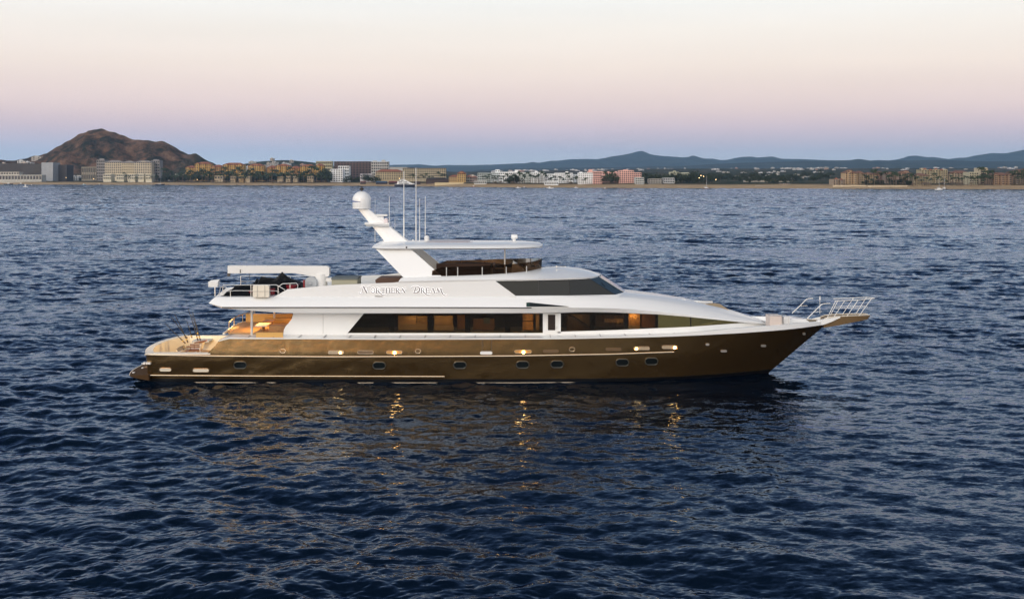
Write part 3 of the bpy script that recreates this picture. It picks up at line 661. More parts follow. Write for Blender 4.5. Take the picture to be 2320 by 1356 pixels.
# flybridge furniture
b = MB(); p0 = S(1162, 592, 0.3); b.add([(p0.x - .2, -0.6, 5.0), (p0.x + 1.1, -0.6, 5.0), (p0.x + 1.1, 1.0, 5.0), (p0.x - .2, 1.0, 5.0), (p0.x, -0.6, 5.95), (p0.x + .55, -0.6, 5.65), (p0.x + .55, 1.0, 5.65), (p0.x, 1.0, 5.95)],
      [(0, 3, 2, 1), (4, 5, 6, 7), (0, 1, 5, 4), (1, 2, 6, 5), (2, 3, 7, 6), (3, 0, 4, 7)]); b.build("helm_console", M_cream, yacht)
for px, y in ((1132, -0.4), (1132, 0.7)):
    b = MB(); p = S(px, 600, y); b.box((p.x - .3, y - .3, 5.35), (p.x + .25, y + .3, 5.48)); b.box((p.x - .36, y - .3, 5.4), (p.x - .24, y + .3, 5.85)); b.tube([(p.x, y, 4.95), (p.x, y, 5.36)], 0.06, 6); b.build("helm_seat", M_brownc, yacht)
b = MB(); b.box((-4.2, 1.2, 4.96), (-1.2, 1.9, 5.4)); b.box((-4.2, 1.75, 5.4), (-1.2, 1.95, 5.72)); b.build("flybridge_sofa", M_brownc, yacht)
b = MB(); b.box((-2.4, -1.9, 4.96), (-0.6, -1.3, 5.36)); b.build("flybridge_bench", M_brownc, yacht)
# ---- radar arch legs, post, hardtop
b = MB(); q = [S(852, 564.5, -2.02), S(931, 564.5, -2.02), S(1001, 626, -2.42), S(915, 629.5, -2.45)]; b.slab(q, (0, 0.16, 0)); b.build("arch_leg", M_white, yacht)
b = MB(); q = [Vector((p.x, -p.y, p.z)) for p in q]; b.slab(q, (0, -0.16, 0)); b.build("arch_leg", M_white, yacht)
b = MB()
for y in (-1.2, 1.2): p = S(1143.5, 590, -1.2); b.tube([(p.x, y, 4.95), (p.x, y, 6.8)], 0.035, 8)
b.build("hardtop_post", M_steel, yacht)
def hth(x):
    if x > -2: return 2.28 * (1 - ((x + 2) / 3.66) ** 2.6) ** 0.5 if x < 1.655 else 0.02
    return 2.28 if x > -6.6 else 2.28 - 0.5 * ((-6.6 - x) / 0.75) ** 2.5
secs = []
for x in list(np.linspace(-7.34, -6.6, 5)) + list(np.linspace(-6, -2, 5)) + list(-2 + 3.655 * np.sin(np.linspace(0.1, math.pi / 2, 16))):
    w_ = max(hth(x), 0.03); k = min(1, w_ / 1.2) * min(1, (1.7 - x) / 1.6) ** .5; e = min(1, (x + 7.36) / 0.3)
    up = 0.22 * k ** .5 * (0.15 + 0.85 * e)
    secs.append([(x, 0, 6.74), (x + 0.2 * (1 - e), -max(w_ - 0.12, 0.01), 6.745), (x, -w_, 6.81), (x, -w_ + 0.06 * k, 6.87), (x, -w_ * 0.82, 6.87 + up * .45), (x, -w_ * .5, 6.87 + up * .85), (x, 0, 6.87 + up)])
b = MB(); b.loft(secs, cap=False); b.add([(*p,) for p in []], []); b.mirror()
ht = b.build("hardtop", M_white, yacht, 40)
b = MB(); b.box((-4.4, -1.0, 7.05), (-2.3, 1.0, 7.11)); b.box((-4.6, -1.15, 7.03), (-2.1, 1.15, 7.07)); b.build("skylight", mat("grey_skylight", (0.34, 0.33, 0.37), 0.3), ht)
b = MB(); p = S(921, 555, -2.25); b.lathe((p.x, -2.24, p.z - .12), [(0.045, -0.04), (0.045, 0.04)], 8, 'y'); b.build("deck_light", M_black, ht)
b = MB(); p = S(1165, 549, 0); b.tube([(p.x, 0, 7.0), (p.x, 0, 7.2)], 0.09, 8); b.lathe((p.x - .17, 0, 7.3), [(0.05, 0), (0.13, 0.02), (0.14, 0.18), (0.11, 0.34), (0.03, 0.36)], 10, 'x'); b.build("searchlight", M_white, yacht)
# ---- mast
def taper(b, p0, p1, hx0, hy0, hx1, hy1):
    f = lambda p, hx, hy: [(p[0] - hx, -hy, p[2]), (p[0] - hx * .5, -hy - .03, p[2]), (p[0] + hx * .5, -hy - .03, p[2]), (p[0] + hx, -hy, p[2]), (p[0] + hx, hy, p[2]), (p[0] - hx, hy, p[2])]
    b.loft([f(p0, hx0, hy0), f(p1, hx1, hy1)], close=True)
b = MB(); m0 = S(906, 552, 0); m1 = S(822, 472, 0); taper(b, (m0.x, 0, 6.9), (m1.x, 0, m1.z), 0.64, 0.42, 0.26, 0.2)
mast = b.build("mast", M_white, yacht)
b = MB(); p = S(858.5, 508, 0); b.loft([[(p.x - .6, -.5, p.z - .1), (p.x + .6, -.5, p.z - .1), (p.x + .6, .5, p.z - .1), (p.x - .6, .5, p.z - .1)], [(p.x - .7, -.62, p.z + .02), (p.x + .62, -.62, p.z + .02), (p.x + .62, .62, p.z + .02), (p.x - .7, .62, p.z + .02)],
      [(p.x - .7, -.62, p.z + .1), (p.x + .62, -.62, p.z + .1), (p.x + .62, .62, p.z + .1), (p.x - .7, .62, p.z + .1)]], close=True); b.build("radar_platform", M_white, mast)
b = MB(); p = S(860, 500, 0); b.loft([[(p.x - .42, -.25, 8.05), (p.x + .36, -.25, 8.05), (p.x + .36, .25, 8.05), (p.x - .42, .25, 8.05)], [(p.x - .1, -.16, 8.38), (p.x + .2, -.16, 8.38), (p.x + .2, .16, 8.38), (p.x - .1, .16, 8.38)]], close=True)
q = S(864, 487.5, 0); b.box((q.x - .33, -.08, q.z - .05), (q.x + .33, .08, q.z + .05)); b.build("radar_scanner", M_whitem, mast)
b = MB(); p = S(875, 500, -.3); b.lathe((p.x, -.3, p.z - .14), [(0.09, 0), (0.12, .08), (0.12, .2), (0.05, .28)], 10); b.build("camera_housing", mat("pale_pink_plastic", (0.8, 0.7, 0.7), 0.4), mast)
b = MB(); p = S(819.5, 471, 0); prof = [(0.47, 0.0), (0.50, 0.1), (0.50, 0.45)] + [(0.50 * math.cos(R(a)), 0.45 + 0.46 * math.sin(R(a))) for a in (15, 30, 45, 60, 75, 88)]
b.lathe(p, prof, 24); b.lathe((p.x, 0, p.z - .07), [(0.30, 0), (0.5, .04), (0.5, .08)], 20); dome = b.build("satellite_dome", M_white, mast)
b = MB()
for a0 in range(200, 262, 10):
    b.add([(p.x + (.508) * math.cos(R(a)), .508 * math.sin(R(a)), p.z + z) for a, z in ((a0, .33), (a0 + 10, .33), (a0 + 10, .33 + .07 * (1 - (a0 - 190) / 90)), (a0, .33 + .08 * (1 - (a0 - 200) / 90)))], [(0, 1, 2, 3)])
b.build("dome_stripe", M_navy, mast)
b = MB(); b.lathe((p.x, 0, p.z + .9), [(0.03, 0), (0.03, .06), (.12, .07), (.12, .17), (.04, .18), (.04, .21), (.09, .22), (.09, .25)], 10); b.build("masthead_lamp", M_black, mast)
for px, y0, y1, y, r in ((849.8, 449, 548, 1.4, .012), (882, 445, 516, .4, .02), (894.7, 494, 519, .5, .012), (915, 388, 549, -.3, .026), (942.5, 380, 548, .3, .024), (950.7, 449, 548, -.6, .016), (963.5, 445, 532, .6, .018)):
    b = MB(); a, c = S(px, y1, y), S(px, y0, y); base = a.z; b.tube([a, a.lerp(c, 0.35)], r * 1.5, 6); b.tube([a.lerp(c, 0.35), c], r, 5, r * 0.7); b.build("whip_antenna", M_whitem, yacht)
b = MB(); a, c = S(889, 522, .6), S(928, 549, .6); b.tube([a, c], 0.07, 6); b.build("mast_brace", M_white, yacht)
b = MB(); p = S(967, 544, .2); b.lathe((p.x, .2, 7.0), [(0.11, 0), (0.12, .05), (.14, .1), (.14, .26), (.1, .34), (.03, .37)], 12); b.build("small_antenna_dome", M_whitem, yacht)
b = MB(); p = S(936, 546, 0); b.lathe((p.x, -.1, 7.02), [(0.05, 0), (0.05, .1), (.02, .15)], 8); b.build("gps_puck", M_whitem, yacht)
b = MB(); p = S(873, 640, 0)
# ---- deck crane
b = MB(); a, c = S(515.7, 601.4, 0), S(746.5, 601.4, 0)
Pz = [S(515.7, 601.6, -.22), S(740, 602.4, -.22), S(746, 606, -.22), S(746, 622, -.22), S(743, 626.6, -.22), S(712, 626.4, -.22), S(667, 618.3, -.22), S(515.7, 619, -.22)]
b.slab(Pz, (0, 0.44, 0)); cr = b.build("deck_crane", M_whitem, yacht)
b = MB(); p = S(727, 640, 0); b.lathe((p.x, 0, 4.3), [(0.40, 0), (0.36, 0.1), (0.34, 1.0)], 14); b.build("crane_column", M_whitem, cr)
b = MB(); p = S(544.5, 614, -.23); b.box((p.x - .02, -.25, p.z - .09), (p.x + .02, -.2, p.z + .1)); p = S(517, 621, 0); b.box((p.x - .03, -.1, p.z - .1), (p.x + .1, .1, p.z + .05)); p = S(565, 619, 0); b.tube([p, (p.x, 0, p.z - .35)], 0.012, 4); b.build("crane_hook", M_seam, cr)
b = MB(); p = S(704, 641, -.5); b.lathe((p.x, -.6, p.z), [(0.34, 0), (0.34, .05), (.26, .06), (.26, .28), (.34, .3), (.34, .34)], 16, 'y'); b.tube([(p.x, -.7, p.z), (p.x, 0, p.z)], 0.09, 6); b.build("hose_reel", M_grey, yacht)
b = MB(); p = S(689.5, 644, -1.0); b.box((p.x - .05, -1.1, 4.6), (p.x + .04, -.95, 5.05)); b.build("fire_bottle", M_red, yacht)
b = MB(); p = S(750, 636, -.2); b.box((p.x - .25, -.3, 4.9), (p.x + .2, .2, 5.1)); b.build("crane_motor", M_whitem, yacht)
# boat deck rails
def rail(name, pts, mid, posts, r=0.02, m=None, parent=yacht):
    b = MB(); b.tube(pts, r, 6)
    if mid: b.tube(mid, r * .8, 5)
    for a, c in posts: b.tube([a, c], r * .9, 5)
    return b.build(name, m or M_steel, parent)
y = -2.78
rail("boat_deck_rail", [S(505, 645.5, y), S(626, 645, y), S(646, 656.5, y)], [S(510, 660, y), S(533, 658, y), S(626, 658.5, y), S(633, 662, y)],
     [(S(522, 673, y), S(522, 659, y)), (S(568.5, 673, y), S(568.5, 645, y)), (S(630, 666, y), S(630, 646, y))])
rail("boat_deck_rail", [S(630, 650, y + .3), S(640, 642.5, y + .3), S(672, 641, y + .3), S(675, 646, y + .3), S(674, 653, y + .3)], None, [(S(657, 653, y + .3), S(657, 641.5, y + .3))])
rail("boat_deck_rail", [Vector((-15.3, 2.8, 4.95)), Vector((-10.5, 2.8, 4.95))], [Vector((-15.3, 2.8, 4.65)), Vector((-10.5, 2.8, 4.65))], [(Vector((x, 2.8, 4.33)), Vector((x, 2.8, 4.95))) for x in (-15.3, -14, -12.5, -11, )])
rail("stern_rail", [S(496, 668, -2.6), S(500, 650, -2.6), S(512, 650, -1)], None, [(S(487, 670, -2.4), S(487, 645, -2.4)), (S(505, 660, -1.6), S(505, 646, -1.6))], 0.03)
b = MB(); p = S(485, 643, -2.4); b.loft([[(p.x - .25, -2.6, p.z - .14), (p.x + .22, -2.6, p.z - .14), (p.x + .22, -2.2, p.z - .14), (p.x - .25, -2.2, p.z - .14)], [(p.x - .25, -2.6, p.z + .13), (p.x + .25, -2.6, p.z + .13), (p.x + .25, -2.2, p.z + .13), (p.x - .25, -2.2, p.z + .13)], [(p.x - .12, -2.5, p.z + .2), (p.x + .3, -2.5, p.z + .24), (p.x + .3, -2.3, p.z + .24), (p.x - .12, -2.3, p.z + .2)]], close=True)
b.build("stern_locker", M_whitem, yacht)
b = MB(); b.slab([S(490, 670, -2.3), S(512, 652, -2.0), S(530, 650, -2.0), S(508, 672, -2.3)], (0, 0.1, 0)); b.build("boarding_ramp", M_whitem, yacht)
b = MB(); b.slab([S(810, 629.5, 2.7), S(905, 618.5, 2.7), S(912, 640, 2.7), S(810, 640, 2.7)], (0, 0.1, 0)); b.build("far_coaming", M_white, yacht)
# sun pads on the upper deck
b = MB(); p0, p1 = S(752, 642, -.8), S(810, 628.6, -.8); b.box((p0.x, -.9, 4.33), (p1.x, .7, p1.z - .1)); sp_ = b.build("sun_pad", M_khaki, yacht)
b = MB(); b.box((p0.x - .02, -.94, p1.z - .1), (p1.x + .02, .74, p1.z)); b.build("pad_cover", mat("slate_cover", (0.12, 0.14, 0.14), 0.7), sp_)
b = MB(); b.slab([S(850, 634, -.6), S(858, 629, -.6), S(911, 629, -.6), S(906, 641, -.6), S(851, 641, -.6)], (0, 1.4, 0)); b.build("bench_seat", M_brownc, yacht)
# ---- posts and warm light under the overhang
b = MB(); x = S(570.5, 720, -2.6).x; b.tube([(x, -2.6, 2.3), (x, -2.6, 3.75)], 0.065, 8); x = S(622, 715, 2.4).x; b.tube([(x, 2.4, 2.35), (x, 2.4, 3.7)], 0.06, 8); b.build("overhang_post", M_steel, yacht)
for x, y in ((-14.0, -1.2), (-13.2, 0.8), (-12.2, -0.6), (-12.4, 1.9)):
    b = MB(); b.lathe((x, y, 3.58), [(0.08, 0), (0.08, .1)], 8); b.build("soffit_lamp", M_soff, yacht)
for x, y, e in ((-13.6, -.8, 20), (-12.3, .6, 22)):
    l = bpy.data.lights.new("soffit_glow", 'SPOT'); l.spot_size = R(128); l.spot_blend = 0.5; l.energy = e * 7; l.shadow_soft_size = 0.08; l.color = (1.0, 0.52, 0.11); o = bpy.data.objects.new("soffit_glow", l); COL.objects.link(o); o.parent = yacht; o.location = (x, y, 3.45)
l = bpy.data.lights.new("cockpit_glow", 'SPOT'); l.spot_size = R(120); l.spot_blend = 0.6; l.energy = 520; l.shadow_soft_size = 0.08; l.color = (1.0, 0.68, 0.30); o = bpy.data.objects.new("cockpit_glow", l); COL.objects.link(o); o.parent = yacht; o.location = (-15.3, -0.4, 3.62); o.rotation_euler = (R(12), R(-34) * -1, 0)
b = MB(); b.box((-15.0, 2.75, 2.36), (-11.4, 2.9, 2.82)); b.box((-13.9, 2.3, 2.36), (-12.2, 2.75, 2.62)); b.build("aft_deck_sofa", mat("honey_upholstery", (0.75, 0.45, 0.14), 0.7), yacht)
b = MB(); b.box((-12.75, -1.9, 2.3), (-11.5, -1.0, 2.72)); b.build("wet_bar", M_wood, yacht)
b = MB(); b.slab([S(580, 753, -3.2), S(641, 753, -3.2), S(641, 766.0, -3.2), S(580, 766.0, -3.2)], (0, 0.06, 0)); b.build("side_gate", mat("amber_gate", (0.62, 0.36, 0.1), 0.5), yacht)
# ---- foredeck: locker boxes, rail, teak, pulpit
b = MB(); p = S(1756, 735, -.9); p = S(1742, 714.5, -1.5); q = S(1769, 740, -1.5); b.box((p.x, -1.72, q.z), (q.x, -.7, p.z)); b.build("foredeck_locker", mat("pink_beige_gelcoat", (0.62, 0.54, 0.49), 0.6), yacht)
b = MB(); p = S(1775, 717, -1.2); q = S(1790, 737, -1.2); b.box((p.x, -1.25, q.z), (q.x, -.7, p.z)); b.build("windlass_housing", M_whitem, yacht)
b = MB(); p = S(1806, 725, 0); b.loft([[(p.x - .6, -.8, 2.62), (p.x + .75, -.5, 2.62), (p.x + .75, .5, 2.62), (p.x - .6, .8, 2.62)], [(p.x - .5, -.65, 2.98), (p.x + .35, -.4, 2.9), (p.x + .35, .4, 2.9), (p.x - .5, .65, 2.98)]], close=True); b.build("anchor_locker", M_grey if False else M_white, yacht)
rail("foredeck_rail", [S(1772, 740, -1.75), S(1772, 711.5, -1.75), S(1786, 716, -1.75)], None, [(S(1786, 735, -1.75), S(1787, 716, -1.75)), (S(1744, 713.5, -1.75), S(1772, 713.5, -1.75))])
b = MB(); b.slab([(15.0, -0.9, 2.70), (16.6, -.35, 2.74), (16.6, .5, 2.76), (15.0, 1.2, 2.72)], (0, 0, 0.03)); b.build("bow_teak", M_tan, yacht)
b = MB(); b.slab([S(1597, 690.5, -.3), S(1618, 688, .6), S(1632, 690.5, .8), S(1651, 703.5, -.3)], (0, 0, 0.05)); b.build("sun_bed", mat("sand_cushion", (0.5, 0.36, 0.2), 0.8), yacht)
b = MB(); b.box((8.9, -.5, 3.86), (9.3, -.1, 3.98)); b.tube([(9.9, .2, 3.8), (10.4, .3, 3.75), (10.9, .5, 3.72)], 0.06, 6); b.build("trunk_fitting", M_whitem, yacht)
b = MB(); b.box((7.1, -.3, 4.13), (7.5, .1, 4.16)); b.box((7.5, -.6, 4.03), (7.95, -.2, 4.1)); b.build("deck_hatch", mat("pale_pink_hatch", (0.6, 0.42, 0.42), 0.5), yacht)
b = MB(); b.tube([(2.4, -.6, 5.74), (2.9, -.7, 5.74)], 0.02, 5); b.box((2.35, -.65, 5.68), (2.42, -.55, 5.78)); b.build("roof_horn", M_steel, yacht)
# pulpit
tip = S(1970, 715.5, 0)
b = MB(); secs = []
for px, yb, yt, hw_ in ((1868, 742, 722, .42), (1880, 740, 718.5, .45), (1902, 736.5, 717, .48), (1935, 730, 715.5, .46), (1966, 723.5, 714.5, .36), (1971, 718, 714, .2)):
    t_, q_ = S(px, yt, -hw_), S(px, yb, -hw_ * .6); x = t_.x
    secs.append([(x, -hw_ * .6, q_.z), (x, -hw_, t_.z), (x, hw_, t_.z), (x, hw_ * .6, q_.z)])
b.loft(secs, close=True); pu = b.build("bow_pulpit", mat("tan_pulpit", (0.21, 0.14, 0.07), 0.5), yacht)
b = MB(); b.tube([(c[1][0], c[1][1], c[1][2] + .02) for c in secs], 0.022, 5); b.tube([(c[2][0], c[2][1], c[2][2] + .02) for c in secs], 0.022, 5); b.build("pulpit_trim", M_cream, pu)
b = MB(); secs = []
for px, yb, yt, hw_ in ((1850, 738.5, 726.5, .52), (1868, 734.5, 722.5, .51), (1882, 729.5, 720, .50), (1894, 724, 718.3, .495), (1904, 719.3, 717, .49)):
    t_, q_ = S(px, yt, -hw_), S(px, yb, -hw_); secs.append([q_, t_, Vector((t_.x, t_.y + .09, t_.z + .01)), Vector((q_.x, q_.y + .09, q_.z))])
b.loft(secs, close=True); b.mirror(); b.build("bow_cap_rail", M_white, yacht)
for sg in (-1, 1):
    b = MB(); y = .46 * sg; rr = 0.018
    if sg < 0:
        P0 = [(1873, 722, 1893, 682), (1889, 718, 1914, 680.5), (1918, 717, 1944, 679.5), (1946, 715.5, 1974, 677)]; rt_ = [S(1891, 681.5, y), S(1944, 679.3, y), S(1982, 675.3, y)]; rm = [S(1893, 698.5, y), S(1966, 695.5, y)]
    else:
        P0 = [(1880, 716, 1899, 679.5), (1907, 714, 1934, 674.5), (1938, 712, 1963, 673)]; rt_ = [S(1888, 676.5, y), S(1964, 673, y), S(1982, 675.3, y)]; rm = [S(1890, 694.5, y), S(1960, 692.5, y)]
    for x0, y0, x1, y1 in P0: b.tube([S(x0, y0, y), S(x1, y1, y)], rr, 6)
    b.tube(rt_, rr * 1.2, 6); b.tube(rm, rr * .8, 5); b.build("pulpit_rail", M_whitem, yacht)
for pts in ([S(1794.5, 709, 1.3), S(1812, 693, 1.2), S(1826, 678.5, 1.1), S(1831, 676.2, 1.1), S(1842, 675.6, 1.0)], [S(1829, 721, -.7), S(1844, 706, -.7), S(1861, 689.5, -.6), S(1866, 688, -.6), S(1881, 686.5, -.5)]):
    b = MB(); b.tube(pts, 0.026, 6); q = pts[1]; b.tube([q, q + Vector((.42, 0, .02))], 0.015, 5); b.build("bow_rail", M_whitem, yacht)
b = MB(); p = S(1857.6, 679, .2); b.lathe((p.x, .2, p.z), [(0.03, 0), (0.05, .02), (.05, .08), (.025, .1), (.025, .14), (.05, .16), (.04, .19)], 8); b.tube([(p.x, .2, p.z - .75), (p.x, .2, p.z)], 0.012, 4); b.build("bow_light", M_whitem, yacht)

# ================================================================== things carried on the yacht
def W(v): return (v[0], v[1] + YC, v[2])
def cover(prof, y0, y1, zb, n=9, seed=1):
    """a wrinkled cloth over a hull: ridge heights from the photo, skirts to the deck"""
    g = random.Random(seed); secs = []
    for px, py in prof:
        ym = (y0 + y1) / 2; t = S(px, py, ym); hwid = (y1 - y0) / 2; sec = []
        for j in range(n):
            a = -1 + 2 * j / (n - 1); e = abs(a)
            z = zb + (t.z - zb) * (1 - e ** 2.4 * .55) * (0.94 + .06 * math.sin(7 * a + px * .11)) if e < .99 else zb
            sec.append((t.x + g.uniform(-.03, .03), ym + a * hwid * (1 if e > .99 else .95) + g.uniform(-.02, .02), z))
        secs.append(sec)
    b = MB(); b.loft(secs); return b
td = empty("covered_tender", W((-14, -1, 4.33)), label="low tender under a black cover behind the aft boat-deck rail", cat="tender")
def sub(o, root): o.parent = root; o.location = (-root.location.x, YC - root.location.y, -root.location.z); return o
b = cover([(507, 670), (513, 664), (523, 652), (533, 646), (552, 643), (571, 642), (600, 645), (616, 655)], -2.4, -0.6, 4.335, seed=3); sub(b.build("cover", M_cover), td)
b = MB(); b.loft([[(S(586, 668, 0).x, -1.5 + dy, z) for dy, z in ((-.75, 4.36), (-.85, 4.6), (.85, 4.6), (.75, 4.36))], [(S(622, 660, 0).x + .35, -1.5 + dy, z) for dy, z in ((-.3, 4.36), (-.35, 4.66), (.35, 4.66), (.3, 4.36))]], close=True); sub(b.build("tender_hull", M_red), td)
js = empty("covered_jet_boat", W((-12, 0, 4.33)), label="tall jet boat under a peaked black cover beneath the white crane boom, red hull showing", cat="tender")
b = cover([(570, 660), (577, 641), (582, 630), (588, 636), (594, 625), (608, 626.5), (622, 629), (630, 624), (638.5, 615), (646, 622), (656, 628), (670, 634), (684, 640), (690, 648), (694, 660)], -1.65, 1.1, 4.335, seed=8); sub(b.build("cover", M_cover), js)
b = MB(); secs = []
for px, w_ in ((646, .2), (656, .6), (667, .55), (674, .15)):
    x = S(px, 650, -1.2).x; secs.append([(x, -1.0 - w_ * .75, 4.36), (x, -1.0 - w_, 4.82), (x, -.2, 4.82), (x, -.2, 4.36)])
b.loft(secs, close=True); sub(b.build("jet_boat_hull", M_red), js)
# life raft case on the rail
lr = empty("life_raft_case", W((S(590, 660, -2.9).x, -2.95, 4.33)), label="square white life raft case hung on the boat-deck rail", cat="life raft")
b = MB(); p, q = S(572.5, 672.5, -3.0), S(609.5, 647, -3.0); b.slab([S(572.5, 671.5, -3.0), S(574, 673, -3.0), S(608, 673, -3.0), S(609.5, 671.5, -3.0), S(609.5, 648, -3.0), S(608, 646.6, -3.0), S(574, 646.6, -3.0), S(572.5, 648, -3.0)], (0, .3, 0)); sub(b.build("case", M_cream), lr)
b = MB()
for px in (583, 600): b.box((S(px, 0, -3.0).x - .015, -3.02, p.z), (S(px, 0, -3.0).x + .015, -2.99, q.z))
b.box((p.x, -3.02, (p.z + q.z) / 2 - .012), (q.x, -3.0, (p.z + q.z) / 2 + .012)); sub(b.build("strap", mat("grey_strap", (0.5, 0.48, 0.42), 0.7)), lr)
# fishing chair
fc = empty("fishing_chair", W((S(440, 790, .2).x, .2, .72)), label="varnished fishing chair standing in the lit aft cockpit", cat="chair")
cx = S(444, 785, .2).x
M_varn = mat("varnished_teak", (0.20, 0.07, 0.02), 0.3)
b = MB(); b.lathe((cx, .2, .72), [(0.2, 0), (.08, .05), (.07, .42)], 10); sub(b.build("pedestal", M_steel), fc)
b = MB(); b.box((cx - .32, -.12, 1.14), (cx + .28, .52, 1.22)); sub(b.build("seat", M_varn), fc)
b = MB(); b.slab([(cx + .24, -.12, 1.2), (cx + .3, -.12, 1.2), (cx + .42, -.12, 1.62), (cx + .36, -.12, 1.62)], (0, .64, 0)); sub(b.build("backrest", M_cream), fc)
for y in (-.2, .55):
    b = MB(); b.box((cx - .42, y, 1.36), (cx + .3, y + .08, 1.42)); b.tube([(cx - .2, y + .04, 1.2), (cx - .2, y + .04, 1.38)], .02, 5); sub(b.build("armrest", M_varn), fc)
b = MB(); b.slab([(cx - .75, -.05, .86), (cx - .68, -.05, .82), (cx - .4, -.05, 1.1), (cx - .46, -.05, 1.14)], (0, .5, 0)); sub(b.build("footrest", M_varn), fc)
rt_ = empty("rocket_launcher_rod_holder", W((cx + .5, .2, .72)), label="dark wooden rod rack plank beside the fishing chair in the cockpit", cat="rod rack"); rt_.name = "rod_rack"
b = MB(); b.slab([S(440, 775.5, -.3), S(466, 770.5, -.3), S(467, 773, -.3), S(459, 776, -.3), S(440, 777.5, -.3)], (0, .3, 0)); sub(b.build("rack_plank", M_varn), rt_)
b = MB(); b.tube([S(453, 775, -.1), S(453, 800, -.1)], .03, 6); sub(b.build("rack_post", M_steel), rt_)
M_rod = mat("black_rod_blank", (0.012, 0.012, 0.014), 0.35); M_reel = mat("gold_reel", (0.75, 0.5, 0.12), 0.3, 0.9)
rods = [(420, 777.5, 374, 732, .1, "fishing rod leaning lowest to the left in the cockpit"), (426, 776, 396, 712, -.1, "fishing rod just right of the lowest-leaning rod"), (424, 766, 387, 716, .5, "fishing rod tilted left, crossing behind its dark neighbour"),
        (435, 765, 423, 727, .6, "short fishing rod standing in the middle of the cluster"), (449, 772, 426, 698, -.2, "tallest fishing rod with the tip furthest up"), (450, 760, 434, 712, .5, "fishing rod second from the right, half hidden by its neighbour"),
        (454, 771, 436, 707, -.25, "rightmost long fishing rod beside the dark wooden rack")]
for x0, y0, x1, y1, y, lab in rods:
    a, c = S(x0, y0, y), S(x1, y1, y); ro = empty("fishing_rod", W(a), label=lab, cat="fishing rod", group="fishing rods standing in the aft cockpit")
    mid = a.lerp(c, .5) + Vector((.02, 0, -.03))
    b = MB(); b.tube([a, mid, c], .034, 5, .014); sub(b.build("rod_blank", M_rod), ro)
    b = MB(); q = a.lerp(c, .12); b.lathe((q.x, q.y - .05, q.z), [(.042, 0), (.042, .08)], 8, 'y'); sub(b.build("reel", M_reel), ro)
    b = MB(); b.tube([a, a.lerp(c, .1)], .03, 6); sub(b.build("handle", M_varn), ro)
ch = empty("folding_deck_chair", W(S(405, 797, 0)), label="small brown folding chair by the transom in the cockpit", cat="chair")
b = MB(); b.slab([S(398, 791, -.2), S(411, 785.5, -.2), S(416, 792, -.2), S(403, 798, -.2)], (0, .5, .04)); sub(b.build("seat", mat("brown_canvas", (0.22, 0.17, 0.11), 0.8)), ch)
b = MB()
for y in (-.2, .25):
    b.tube([S(399, 792, y), S(406, 799, y), ], .015, 4); b.tube([S(414, 793, y), S(400, 799, y)], .015, 4)
sub(b.build("leg_frame", M_steel), ch)
ta = empty("dining_table", W(S(594, 748, -1)), label="white-topped dining table on the lit aft deck", cat="table")
b = MB(); a, c = S(579, 745, -1.5), S(607, 745, -1.5); b.box((a.x, -1.7, 2.66), (c.x, -.5, 2.72)); sub(b.build("table_top", M_cream), ta)
b = MB(); b.tube([((a.x + c.x) / 2, -1.1, 2.38), ((a.x + c.x) / 2, -1.1, 2.67)], .09, 8); sub(b.build("table_leg", M_wood), ta)
tb = empty("side_table", W(S(610, 736, 1.4)), label="small low wooden table in front of the curved aft-deck sofa", cat="table")
b = MB(); a, c = S(598, 738, 1.2), S(620, 738, 1.2); b.box((a.x, .9, 2.58), (c.x, 1.7, 2.63)); sub(b.build("table_top", M_wood), tb)
b = MB(); b.box((a.x + .1, 1.1, 2.38), (c.x - .1, 1.5, 2.58)); sub(b.build("table_base", M_varn), tb)
for (x, y) in ((632, -1.3), (640, -1.2)):
    st = empty("bar_stool", W((S(x, 760, y).x, y, 2.35)), label="dark bar stool nearest the sea by the aft bulkhead" if x == 632 else "dark bar stool tucked against the aft bulkhead wing", cat="stool", group="stools on the aft deck")
    q = S(x, 760, y); b = MB(); b.lathe((q.x, y, 2.62), [(.1, 0), (.1, .06)], 10); sub(b.build("seat", M_black), st)
    b = MB(); b.tube([(q.x, y, 2.38), (q.x, y, 2.62)], .03, 6); sub(b.build("stem", M_black), st)
# trailing lines from the stern corner
for k, (pts, lab) in enumerate(((((488, 667.5), (400, 669.5), (330, 673.5), (255, 681), (150, 692)), "lower dark line trailing aft from the upper deck corner"), (((475, 645), (400, 649.5), (340, 655), (270, 664), (160, 676)), "upper thin line trailing aft from the white stern locker"))):
    b = MB(); P = [W(S(px, py, -2.3 - 0.0 * i)) for i, (px, py) in enumerate(pts)]; b.tube(P, 0.012 if k == 0 else 0.007, 4); tag(b.build("fishing_line", mat("dark_line", (0.03, 0.035, 0.045), 0.6)), lab, "line")

